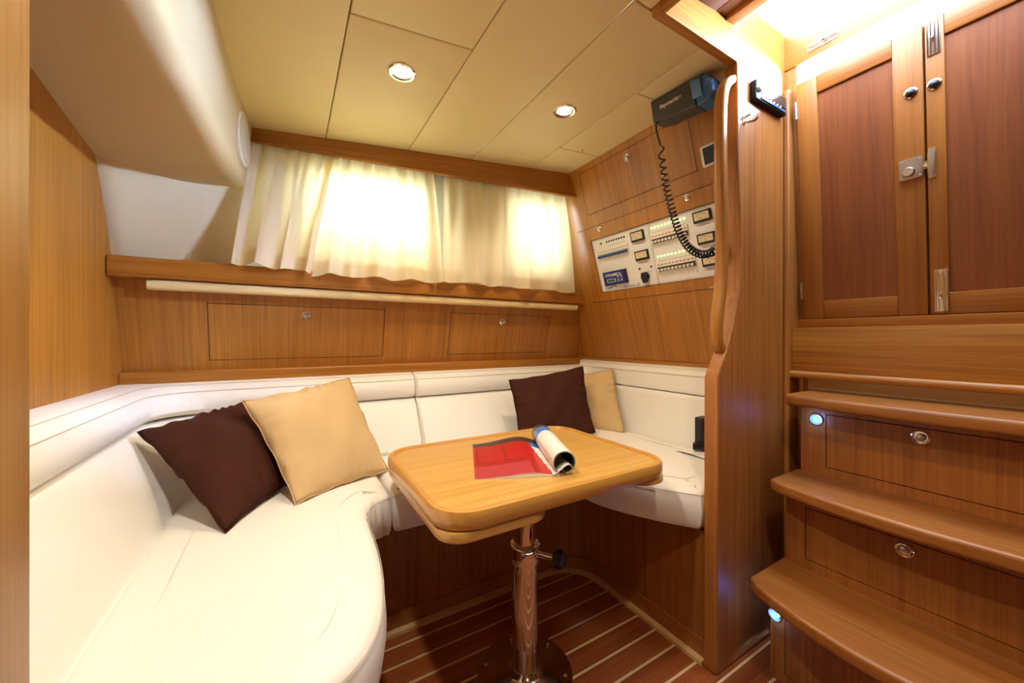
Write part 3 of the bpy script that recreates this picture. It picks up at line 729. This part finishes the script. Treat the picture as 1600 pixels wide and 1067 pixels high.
cv = [(p.x, p.y) for p in crom([(1.088, .70, 0), (1.02, .80, 0), (.955, .93, 0), (.93, 1.03, 0), (.922, 1.18, 0)], 5)]
seat('white leather seat cushion on the right beside the partition', dens([(.922, 1.61), *cv[::-1], (1.482, .70), (1.482, 1.50), (1.40, 1.61)]), .405, .53)

# backrests
WXL, WXR, WYB = -0.498, 1.606, 1.842
PADP = [(.0, .44), (.20, .44), (.235, .50), (.215, .56), (.165, .64), (.125, .70), (.108, .716), (.095, .722), (.0, .722)]
BOLP = [(o_, .724 + (z_ - .724) * .88) for o_, z_ in [(.0, .724), (.088, .724), (.108, .732), (.118, .750), (.117, .785), (.100, .823), (.072, .845), (.035, .854), (.0, .855)]]
def station(kind, s, o):
    r = .012 + o * 1.15
    if kind == 'L': return Vector((WXL + o, s))
    if kind == 'B': return Vector((s, WYB - o))
    if kind == 'R': return Vector((WXR - o, s))
    a = s * PI / 2
    if kind == 'CL': return Vector((WXL + o + r - r * math.cos(a), WYB - o - r + r * math.sin(a)))
    return Vector((WXR - o - r + r * math.sin(a), WYB - o - r + r * math.cos(a)))
def sweep(stations, prof, zoff=0.0, wr=0.0, puff=.0):
    rings = []; n = len(stations)
    for i, (kd, s) in enumerate(stations):
        e = min(i, n - 1 - i); sh = 0
        ring = []
        for o, z in prof:
            oo = o - (.012 if (e == 0 and o > .05) else 0)
            if wr and kd in ('CL', 'CR') and .1 < o: oo += wr * math.sin(s * 34) * math.sin(PI * s)
            if kd == 'R' or (kd == 'CR' and s >= .5):          # the end backrest is slimmer
                kk = 1.0 if kd == 'R' else (s - .5) / .5
                if oo > .10: oo -= kk * (oo - .10) * .85
            p = station(kd, s, oo); ring.append(Vector((p.x, p.y, z + zoff)))
        rings.append(ring)
    return MB().loft(rings)
def fr_(a, b, n): return [a + (b - a) * k / n for k in range(n + 1)]
def backrest(label, st, zoff=0.0):
    c = station(*st[len(st) // 2], .1)
    t = thing('backrest', label, 'backrest', (c.x, c.y, .44), 'settee backrests')
    sweep(st, PADP, zoff, wr=.003).build('pad', leather, t)
    sweep(st, BOLP, zoff, wr=.0015).build('bolster', leather, t)
    # double stitching along the bolster
    for o, z in ((.0735, .8308), (.1035, .8084)):
        pts = [Vector((*station(k, s, o), z + zoff)) for k, s in st]
        MB().tube(pts, .0011, 5).build('stitching', leather_seam, t)
LS = [('L', .56), ('L', .57)] + [('L', s) for s in fr_(.62, 1.25, 10)] + [('CL', s) for s in fr_(0.02, .98, 16)] + [('B', s) for s in fr_(.08, .500, 6)] + [('B', .509)]
backrest('white leather backrest wrapping round the left corner', LS)
BS = [('B', .515), ('B', .522)] + [('B', s) for s in fr_(.56, 1.02, 8)] + [('CR', s) for s in fr_(.02, .48, 8)]
backrest('white leather backrest behind the table up to the right corner', BS)
RS = [('CR', s) for s in fr_(.50, .98, 8)] + [('R', s) for s in fr_(1.25, .72, 8)] + [('R', .712), ('R', .703)]
backrest('white leather backrest below the switch panel wall', RS, .028)

# scatter pillows
def pillow(label, TLc, TRc, BRc, BLc, th, mat, seed, side=1):
    rnd = random.Random(seed); TLc, TRc, BRc, BLc = map(Vector, (TLc, TRc, BRc, BLc))
    nrm = ((TRc - TLc).cross(TLc - BLc)).normalized()
    ph = [rnd.uniform(0, 6.28) for _ in range(8)]
    N = 36
    def pos(u, v, s):
        # edges pulled in between the corners
        e = .055
        uu = u + (.5 - u) * e * 4 * v * (1 - v) * 1.0; vv = v + (.5 - v) * e * 4 * u * (1 - u)
        p = BLc.lerp(BRc, uu).lerp(TLc.lerp(TRc, uu), vv)
        a = max(0, 4 * u * (1 - u)); b = max(0, 4 * v * (1 - v))
        puff = (a ** .62) * (b ** .62) * (1 - .10 * (a * b))
        edge = 1 - min(1, min(u, 1 - u, v, 1 - v) / .16)
        wr = .0095 * edge * (math.sin(46 * u + 3 * math.sin(9 * u) + ph[0]) * (1 - abs(2 * u - 1)) + math.sin(43 * v + 3 * math.sin(8 * v) + ph[1]) * (1 - abs(2 * v - 1)))
        wr += .006 * math.sin(9 * (u + v) + ph[2]) * a * b + .004 * math.sin(17 * (u - .6 * v) + ph[3]) * a * b
        if u in (0, 1) or v in (0, 1):
            q = p + nrm * (.004 * math.sin(22 * (u + v) + ph[4])); return q
        return p + nrm * (s * (th * .5 * puff + wr))
    mb = MB()
    mb.grid(lambda u, v: pos(u, v, 1), N, N); mb.grid(lambda u, v: pos(1 - u, v, -1), N, N)
    zmin = min(p.z for p in mb.v)
    t = thing('pillow', label, 'pillow', ((TLc + BRc) / 2).to_2d().to_3d() + Vector((0, 0, zmin)), 'scatter pillows')
    o = mb.build('cover', mat, t)
    bm = bmesh.new(); bm.from_mesh(o.data); bmesh.ops.remove_doubles(bm, verts=bm.verts, dist=1e-5); bmesh.ops.recalc_face_normals(bm, faces=bm.faces); bm.to_mesh(o.data); bm.free()
    pts = [pos(k / 24, 0, 1) for k in range(24)] + [pos(1, k / 24, 1) for k in range(24)] + [pos(1 - k / 24, 1, 1) for k in range(24)] + [pos(0, 1 - k / 24, 1) for k in range(25)]
    MB().tube(pts, .0016, 6, caps=False).build('edge_seam', mat, t)
    return t
pillow('dark brown pillow on the left seat, leaning behind the beige one', (-.365, 1.455, .735), (-.125, 1.64, .775), (.02, 1.36, .555), (-.125, 1.10, .545), .15, brown_c, 1)
pillow('large beige pillow in front of the dark brown one on the left seat', ondepth(377, 627, 1.20), ondepth(546, 589, 1.50), ondepth(608, 735, 1.33), ondepth(462, 788, 1.03), .15, beige_c, 2)
pillow('dark brown pillow at the back right corner behind the table', ondepth(795, 594, 1.84), ondepth(911, 572, 1.93), ondepth(930, 676, 1.76), ondepth(812, 700, 1.70), .11, brown_c, 3)
pillow('beige pillow half hidden behind the brown one in the right corner', ondepth(872, 588, 2.12), ondepth(958, 576, 2.0), ondepth(976, 676, 1.84), ondepth(890, 680, 1.98), .09, beige_c, 4)

# ================================================================== TABLE
tb = thing('table', 'oak saloon table with raised edge on a chrome pedestal', 'table', (.615, .965, 0))
tx0, tx1, ty0, ty1, ZT = .262, .985, .710, 1.265, .640
lx, ly = .612, .955
def ringr(ins, z, r): return [Vector((a, b, z)) for a, b in rrect(tx0 + ins, tx1 - ins, ty0 + ins, ty1 - ins, r, 8)]
rim = MB(); rim.loft([ringr(.020, ZT - .044, .075), ringr(.004, ZT - .040, .088), ringr(.0, ZT - .030, .092), ringr(.0, ZT - .010, .092), ringr(.004, ZT - .002, .088), ringr(.010, ZT, .082), ringr(.017, ZT - .002, .075), ringr(.022, ZT - .010, .070), ringr(.022, ZT - .044, .07), ringr(.020, ZT - .044, .075)], caps=False)
rim.build('raised_edge', oak_rim, tb)
MB().prism(rrect(tx0 + .021, tx1 - .021, ty0 + .021, ty1 - .021, .07, 8), WORLD, ZT - .042, ZT - .008).build('tabletop', oak_x, tb, smooth=False)
MB().prism(rrect(tx0 + .008, .545, ty0 + .008, ty1 - .008, .06, 6), WORLD, ZT - .066, ZT - .044).build('underside_leaf', oak_x, tb, bevel=.003)
MB().prism(rrect(.84, tx1 - .008, ty0 + .008, ty1 - .008, .06, 6), WORLD, ZT - .060, ZT - .044).build('underside_leaf', oak_x, tb, bevel=.003)
MB().box((lx - .07, ly - .07, ZT - .052), (lx + .07, ly + .07, ZT - .044)).build('mounting_plate', steel, tb, bevel=.002)
MB().lathe((lx, ly, .36), (0, 0, 1), [(.0325, 0), (.0325, ZT - .052 - .36)], 40).build('upper_tube', chrome, tb)
MB().lathe((lx, ly, .008), (0, 0, 1), [(.0385, 0), (.0385, .35)], 40).build('lower_tube', chrome, tb)
cl = MB().lathe((lx, ly, .335), (0, 0, 1), [(.0385, 0), (.0455, .002), (.0465, .006), (.0465, .046), (.0445, .050), (.040, .051), (.034, .047)], 40).build('collar', chrome, tb)
kd = (RT + FW * -.75 + UP * .16).normalized(); kc = Vector((lx, ly, .362)) + kd * .044
MB().tube([kc, kc + kd * .068], .0085, 14).build('clamp_stem', chrome, cl)
kb = MB(); rings = []
for rr, hh in ((.008, .060), (.019, .062), (.023, .068), (.023, .082), (.019, .089), (.006, .090)):
    nx = kd.cross(UP).normalized(); ny = kd.cross(nx)
    rings.append([kc + kd * hh + (nx * math.cos(2 * PI * k / 42) + ny * math.sin(2 * PI * k / 42)) * rr * (1 + .13 * math.cos(7 * 2 * PI * k / 42)) for k in range(42)])
kb.loft(rings).build('clamp_knob', black, cl)
bp_ = MB().lathe((lx, ly, 0), (0, 0, 1), [(.142, 0), (.142, .003), (.138, .006), (.055, .0065), (.050, .010), (.040, .022)], 56).build('base_plate', chrome, tb)
for k in range(6):
    a = 2 * PI * k / 6 + .35; MB().lathe((lx + .122 * math.cos(a), ly + .122 * math.sin(a), .006), (0, 0, 1), [(.006, 0), (.0055, .002), (.002, .003)], 14).build('screw', chrome, bp_)

# magazine
zt = ZT - .008
A0 = onz(742, 750, zt); A1 = onz(738, 696, zt)
e2 = (A1 - A0); Hm = e2.length; e2.normalize(); e1 = Vector((e2.y, -e2.x, 0))
e1 = (e1 * 1.0).normalized(); Wm = .225
mg = thing('magazine', 'open magazine with a red page and one side rolled up on the table', 'magazine', A0 + e1 * .15 + e2 * .12)
def pz_(u): return .004 + .020 * math.sin(PI * min(1, u) ** 1.6 * .93) ** 1.3
def pagefn(lift):
    def f(u, v): return A0 + e1 * (Wm * u) + e2 * (Hm * v) + Vector((0, 0, max(.001, pz_(u) * (.42 + .58 * v) + lift)))
    return f
def pm(u, v):                                   # red door photograph with dark band on top
    if v > .865 - .03 * u: return 1
    xr = .80 + .12 * (1 - v)
    if u > xr: return 3 if v > .70 else 4
    if v < .30 and u < .74: return 5 if (v < .285 and u < .725) else 2
    for a in (.055, .42):
        if abs(u - a) < .011 and .36 < v < .84 or abs(v - .36) < .010 and a < u < a + .27: return 2
    if abs(u - .12) < .006 and v < .28: return 2
    return 0
MB().grid(pagefn(.0008), 60, 60, mfn=pm).build('left_page', [p_red, p_dark, p_dred, p_blue, paper, p_red2], mg, solid=.0004)
pb_ = MB()
n = 24; rings = []
for v in (0.0, 1.0):
    rings.append([pagefn(0)(k / n, v) for k in range(n + 1)] + [A0 + e1 * (Wm * k / n) + e2 * (Hm * v) + Vector((0, 0, .0004)) for k in range(n, -1, -1)])
pb_.loft(rings).build('left_page_block', [paper], mg)
rc = .030; S0 = Wm - .016
def roll(a): # a from -0.85pi.. wraps
    r = rc - .0000; c = S0 + rc * .92; 
    return c + r * math.cos(a), .0325 + r * math.sin(a)
def rollfn(rr):
    def f(u, v):
        a = math.radians(262) - math.radians(345) * u; tp = rr * (1 - .14 * u)
        return A0 + e1 * (S0 + .030 + tp * math.cos(a)) + e2 * (Hm * v) + Vector((0, 0, .0350 + tp * math.sin(a)))
    return f
def rm(u, v):
    if v > .90: return 1
    if v > .72: return 2
    return 0
MB().grid(rollfn(.0335), 44, 40, mfn=rm).build('rolled_page', [paper, p_dark, p_blue], mg, solid=.0008)
MB().grid(rollfn(.0315), 44, 2).build('rolled_pages_inner', [p_green], mg, solid=.0026)
MB().grid(rollfn(.0295), 44, 2).build('rolled_cover', [ink], mg, solid=.0008)
tong = crom([(S0 - .004, .006, 0), (S0 + .010, .011, 0), (S0 + .024, .022, 0), (S0 + .036, .030, 0), (S0 + .046, .029, 0), (S0 + .050, .021, 0)], 5)
def curlf(u, v):
    q = tong[min(len(tong) - 1, int(round(u * (len(tong) - 1))))]
    return A0 + e1 * q.x + e2 * (Hm * (.30 * v - .012)) + Vector((0, 0, q.y))
MB().grid(curlf, len(tong) - 1, 3).build('curled_page', [paper], mg, solid=.0006)
# a few print marks on the rolled page
pmk = MB(); rf = rollfn(.0341)
for (u, v, s) in ((.40, .66, .004), (.44, .60, .003), (.47, .64, .006), (.50, .67, .003), (.43, .56, .003), (.53, .62, .004)):
    q = [rf(u, v), rf(u + s * 2.5, v), rf(u + s * 2.5, v + s * 3), rf(u, v + s * 3)]; pmk.add(q, [(0, 1, 2, 3)])
pmk.build('print_marks', ink, mg, smooth=False)

# ================================================================== SWITCH PANEL
sp = thing('switch_panel', 'white electrical switch panel with breakers and meters on the end wall', 'switch panel', END.P((RP[0] + RP[1]) / 2, RP[2], -.01))
PF = END.off(-.006)
um = END.uv(1009, 400)[0]
def plate(u0, u1):
    p = MB().prism(rrect(u0, u1, RP[2] + .003, RP[3] - .003, .006, 4), PF, -.004, 0).build('face_plate', plate_w, sp)
    a, b = rrect(u0 + .004, u1 - .004, RP[2] + .007, RP[3] - .007, .006, 5), rrect(u0 + .0052, u1 - .0052, RP[2] + .0082, RP[3] - .0082, .005, 5)
    MB().loft([[PF.P(x, y, .0004) for x, y in a], [PF.P(x, y, .0006) for x, y in b]], caps=False).build('border_line', greyink, p, smooth=False)
    return p
umid = (END.uv(1009, 352)[0] + END.uv(1030, 441)[0]) / 2
pl1 = plate(RP[0] + .001, umid - .001); pl2 = plate(umid + .001, RP[1] - .001)
MB().box((RP[0], RP[2], -.016), (RP[1], RP[3], -.0105), END).build('backing', gap, sp, smooth=False)
def U(px, py): return PF.uv(px, py)
def meter(pts, par, swing):
    r = rect_uv(PF, pts); b = MB().prism(rrect(r[0], r[1], r[2], r[3], .002, 2), PF, 0, .010).build('meter', black, sp, bevel=.001)
    i = .0065; f = (r[0] + i, r[1] - i, r[2] + i * 1.6, r[3] - i)
    MB().box((f[0], f[2], .010), (f[1], f[3], .0106), PF).build('dial_face', face_c, b, smooth=False)
    cu_, cv_ = (f[0] + f[1]) / 2, f[2] + .003; R_ = (f[3] - f[2]) * .78; ar = MB()
    pa = [math.radians(150 - 120 * k / 12) for k in range(13)]
    ar.loft([[PF.P(cu_ + R_ * 1.15 * math.cos(t), cv_ + R_ * math.sin(t), .0108) for t in pa], [PF.P(cu_ + (R_ - .002) * 1.15 * math.cos(t), cv_ + (R_ - .002) * math.sin(t), .0108) for t in pa]], closed=False, caps=False)
    ar.build('scale_arc', redink, b, smooth=False)
    t = math.radians(swing); nx, ny = math.cos(t), math.sin(t)
    MB().add([PF.P(cu_ - ny * .0011, cv_ + nx * .0011, .011), PF.P(cu_ + ny * .0011, cv_ - nx * .0011, .011), PF.P(cu_ + nx * R_ * .95, cv_ + ny * R_ * .95, .011)], [(0, 1, 2)]).build('needle', ink, b, smooth=False)
    MB().box(((r[0] + r[1]) / 2 - .022, r[2] - .013, .0), ((r[0] + r[1]) / 2 + .022, r[2] - .0105, .0004), PF).build('caption', greyink, b, smooth=False)
meter([(985, 363), (1005, 358), (1009, 374), (989, 379)], pl1, 140); meter([(992, 394), (1012, 388), (1016, 403), (996, 408)], pl1, 140)
meter([(1082, 333), (1110, 324), (1114, 342), (1087, 350)], pl2, 140); meter([(1090, 367), (1116, 360), (1121, 376), (1093, 384)], pl2, 95); meter([(1097, 402), (1124, 395), (1129, 411), (1101, 418)], pl2, 125)
def bank(p0, p1, n, mats, hb, skip=()):
    a, b = U(*p0), U(*p1); v = (a[1] + b[1]) / 2
    u0, u1 = a[0], b[0]; st = (u1 - u0) / n
    bk = MB().box((u0 - .003, v - hb * .55, 0), (u1 + .003, v + hb, .004), PF).build('breaker_bank', white_p, sp, bevel=.001)
    MB().box((u0 - .001, v - .012, .004), (u1 + .001, v + .009, .0048), PF).build('breaker_slot', mats[0], bk, smooth=False)
    for k in range(n):
        c = u0 + st * (k + .5)
        br = MB().box((c - st * .30, v - .009, .0046), (c + st * .30, v + .002, .016), PF).build('breaker_toggle', mats[1], bk, bevel=.0008)
        MB().box((c - st * .32, v + hb * .52, .004), (c + st * .32, v + hb * .66, .0043), PF).build('breaker_mark', mats[2], bk, smooth=False)
bank((936, 401), (982, 390), 11, (greyink, blue_b, greyink), .034)
bank((1020, 379), (1075, 361), 10, (black, white_p, redink), .034)
bank((1029, 422), (1087, 409), 10, (black, white_p, redink), .034)
def leds(p0, p1, n, mat, nm):
    a, b = U(*p0), U(*p1)
    for k in range(n):
        t = k / (n - 1); c = PF.P(a[0] + (b[0] - a[0]) * t, (a[1] + b[1]) / 2, 0)
        MB().lathe(c, PF.w, [(.0052, 0), (.0045, .0025), (.002, .004)], 12).build(nm, mat, sp)
    u0, u1 = sorted((a[0], b[0])); v = (a[1] + b[1]) / 2 - .022
    MB().box((u0 - .003, v, 0), (u1 + .003, v + .0022, .0003), PF).build('caption', greyink, sp, smooth=False)
leds((948, 378), (975, 370), 8, ink, 'indicator'); leds((938.5, 381), (939, 380.8), 2, ink, 'indicator')
leds((1018, 357), (1069, 341), 10, led_g, 'indicator_light'); leds((1028, 402), (1080, 389), 10, led_g, 'indicator_light')
leds((999.5, 420), (1017.5, 416.5), 2, ink, 'indicator')
r = rect_uv(PF, [(944, 427), (978, 418), (983, 440), (948, 447)])
db = MB().box((r[0], r[2], 0), (r[1], r[3], .012), PF).build('battery_display', black, sp, bevel=.001); db['label'] = 'blue battery monitor display'
MB().box((r[0] + .003, r[2] + .002, .012), (r[1] - .006, r[3] - .003, .0126), PF).build('blue_face', dispblue, db, smooth=False)
dw, dh = r[1] - r[0], r[3] - r[2]
lc = MB().prism(rrect(r[0] + dw * .15, r[0] + dw * .54, r[2] + dh * .20, r[2] + dh * .46, .003, 3), PF, .0126, .0130).build('lcd_border', plate_w, db, smooth=False)
MB().prism(rrect(r[0] + dw * .17, r[0] + dw * .52, r[2] + dh * .23, r[2] + dh * .43, .002, 3), PF, .0130, .0133).build('lcd', lcd, db, smooth=False)
lettering('DYNAMICA', PF, r[0] + dw * .11, r[3] - dh * .36, dw * .135, white_p, db, w=.0130, bold=.02)
for i_ in range(2):
    for j_ in range(2): MB().prism(rrect(r[0] + dw * (.62 + .14 * i_), r[0] + dw * (.70 + .14 * i_), r[2] + dh * (.20 + .27 * j_), r[2] + dh * (.40 + .27 * j_), .001, 2), PF, .0126, .0134).build('key', greyink, db, smooth=False)
u, v = U(1010, 431)
MB().lathe(PF.P(u, v, 0), PF.w, [(.019, 0), (.018, .006), (.015, .007)], 24).build('selector_base', black, sp)
MB().prism([(u - .008, v - .030), (u + .008, v - .030), (u + .016, v - .002), (u + .010, v + .019), (u - .010, v + .019), (u - .016, v - .002)], PF, .006, .024).build('selector_knob', black, sp, bevel=.002)
u, v = U(975, 452); lettering('Sorrento 32', PF, u, v + .008, .021, ink, sp, shear=.35)
u, v = U(952, 453); v += .012; MB().tube([PF.P(u + a, v + b, .0005) for a, b in ((0, -.009), (.013, .000), (.019, -.002), (.028, .006), (.045, .006), (.055, .002))], .0018, 5).build('emblem_swoosh', ink, sp)

# thermostat display
r = rect_uv(END, [(1095, 231), (1123, 218), (1129, 250), (1101, 264)])
td = thing('thermostat', 'white framed dark display beside the grab rail', 'display', END.P(r[0], r[2], 0))
MB().prism(rrect(r[0], r[1], r[2], r[3], .006, 4), END, 0, .010).build('frame', white_p, td, bevel=.002)
MB().box((r[0] + .010, r[2] + .008, .010), (r[1] - .010, r[3] - .008, .0108), END).build('screen', screen, td, smooth=False)

# ================================================================== DEVICE AND CORD
dv = thing('handset', 'dark grey marine unit hung under the ceiling with a coiled cord', 'electronics', (1.19, .84, 1.77))
XF = 1.165
SF = Fr((XF, 0, 0), (0, -1, 0), (0, 0, 1))
pts = [SF.uv(*p) for p in ((1020, 193), (1040, 187), (1056, 178), (1087, 165), (1080, 124), (1016, 159))]
MB().prism(pts, SF, -.065, 0).build('body', grey_p, dv, bevel=.006, seg=3)
e_ = [SF.uv(*p) for p in ((1087, 165), (1106, 152), (1113, 140), (1112, 122), (1104, 113), (1080, 122))]
MB().prism(e_, SF, -.070, -.004).build('end_cap', blue_p_sheen, dv, bevel=.006, seg=3)  # daylight sheen painted in as blue; the plastic itself is black
f_ = [SF.uv(*p) for p in ((1083, 156), (1098, 149), (1094, 122), (1078, 127))]
MB().prism(f_, SF, -.002, .003).build('end_sheen_pad', plain('light_blue_sheen', (0.10, 0.24, 0.45), .35, var=.05), dv, bevel=.002)  # face lit from the hatch, painted as a lighter blue
cc = SF.uv(1107, 127); MB().lathe(SF.P(cc[0] - .004, cc[1], -.004), (SF.u * .6 + SF.w).normalized(), [(.014, 0), (.014, .006), (.010, .010), (.006, .008)], 24).build('boss', blue_p_sheen, dv)  # same painted blue sheen as the end cap
MB().box((cc[0] - .12, ZC - .028, -.06), (cc[0] - .03, ZC - .001, -.02), SF).build('bracket', black, dv, bevel=.003)
u0_, v0_ = SF.uv(1031, 171); u1_, v1_ = SF.uv(1067, 151)
ang = math.atan2(v1_ - v0_, u1_ - u0_)
TF = Fr(SF.P(u0_, v0_, .0008), SF.u * math.cos(ang) + SF.v * math.sin(ang), -SF.u * math.sin(ang) + SF.v * math.cos(ang))
lettering('Raymarine', TF, 0, 0, (u1_ - u0_) / 4.6, white_p, dv, w=.0005, bold=.03)
# coiled cord
cpts = [onx(1025, 193, 1.14), onx(1027, 210, 1.15), onx(1032, 228, 1.16)]
cpts2 = [onx(x, y, X) for x, y, X in ((1032, 228, 1.16), (1036, 260, 1.17), (1043, 300, 1.185), (1052, 335, 1.195), (1062, 364, 1.20), (1077, 387, 1.205), (1095, 397, 1.21), (1112, 394, 1.21), (1126, 381, 1.21))] + [Vector((1.22, .715, 1.26)), Vector((1.24, .70, 1.33))]
cor = thing('coiled_cord', 'black coiled cord looping from the ceiling unit past the meters', 'cord', (1.2, .85, 1.2))
MB().tube(crom([dv['_w'] and SF.P(*SF.uv(1026, 188), -.02)] + cpts, 5), .0034, 8).build('straight_lead', black, cor)
sm = crom(cpts2, 24); L_ = [0]
for a, b in zip(sm, sm[1:]): L_.append(L_[-1] + (b - a).length)
hel = []; t = (sm[1] - sm[0]).normalized(); nx = t.cross(Vector((0, 1, 0))).normalized()
tot = L_[-1]; turns = 46; phs = 0
M_ = turns * 12
for i in range(M_ + 1):
    w_ = i / M_; s_ = tot * (w_ + .10 * math.sin(2 * PI * w_) * .9 * (1 if True else 0)) if False else tot * (w_ ** .68 if w_ > 0 else 0)
    j = 0
    while j < len(L_) - 2 and L_[j + 1] < s_: j += 1
    f = (s_ - L_[j]) / max(1e-9, L_[j + 1] - L_[j]); p = sm[j].lerp(sm[j + 1], min(1, f))
    t = (sm[j + 1] - sm[j]).normalized(); nx = (nx - t * nx.dot(t)).normalized(); ny = t.cross(nx)
    a = 2 * PI * turns * w_; R_ = .0100 + .003 * w_
    hel.append(p + (nx * math.cos(a) + ny * math.sin(a)) * R_)
MB().tube(hel, .0030, 6).build('coil', black, cor)

# things left on the right seat
c0 = onz(1100, 706, .545)
pp = tag(MB().grid(lambda u, v: Vector((c0.x - .09 + .20 * u, c0.y - .06 + .13 * v - .03 * u, .548 + .005 * math.sin(PI * v) + .004 * u * (1 - v))), 10, 10).build('paper', paper, None, solid=.001), 'folded white paper lying on the right seat cushion', 'paper')
bg_ = thing('handheld_radio', 'black handheld set standing on paper behind the partition edge', 'electronics', (c0.x - .004, c0.y, .556))
bc = Vector((c0.x - .004, c0.y + .005, .562))
MB().box((bc.x - .028, bc.y - .02, .576), (bc.x + .03, bc.y + .016, .685)).build('body', black, bg_, bevel=.007, seg=3)
MB().prism([(bc.x - .062, bc.y), (bc.x - .03, bc.y - .025), (bc.x + .045, bc.y - .025), (bc.x + .045, bc.y + .02), (bc.x - .03, bc.y + .02)], WORLD, .562, .584).build('foot', black, bg_, bevel=.004)
MB().box((bc.x - .015, bc.y - .012, .572), (bc.x + .02, bc.y + .012, .584)).build('neck', black, bg_, bevel=.002)

# ================================================================== DOWNLIGHTS
def downlight(label, x, y, power, cone=2.3, col=(1.0, .80, .53)):
    t = thing('downlight', label, 'light', (x, y, ZC - .004), 'recessed ceiling downlights')
    MB().lathe((x, y, ZC), (0, 0, -1), [(.045, -.001), (.045, .003), (.041, .006), (.034, .005), (.032, .0015)], 36).build('ring', chrome, t)
    MB().lathe((x, y, ZC), (0, 0, -1), [(.031, .0), (.024, .0025), (.008, .0035)], 28).build('lens', bulb, t)
    l = bpy.data.lights.new('downlight_lamp', 'SPOT'); l.energy = power; l.color = col; l.spot_size = cone; l.spot_blend = .55; l.shadow_soft_size = .03
    o = bpy.data.objects.new('downlight_lamp', l); C.objects.link(o); o.location = (x, y, ZC - .012)
d_ = onz(628, 113, ZC); downlight('downlight in the ceiling panel left of centre', d_.x, d_.y, 20)
d_ = onz(882, 173, ZC); downlight('downlight in the ceiling nearer the end wall', d_.x, d_.y, 20)
downlight('downlight above the near end of the left seat', .02, .62, 38, col=(1.0, .95, .85))
downlight('added unseen downlight nearest the companionway steps', .46, .10, 28)  # out of view, added to brighten the floor and settee base
downlight('downlight at the rear end of the cabin', .25, -.85, 8)
for o in bpy.data.objects:
    if '_w' in o: del o['_w']
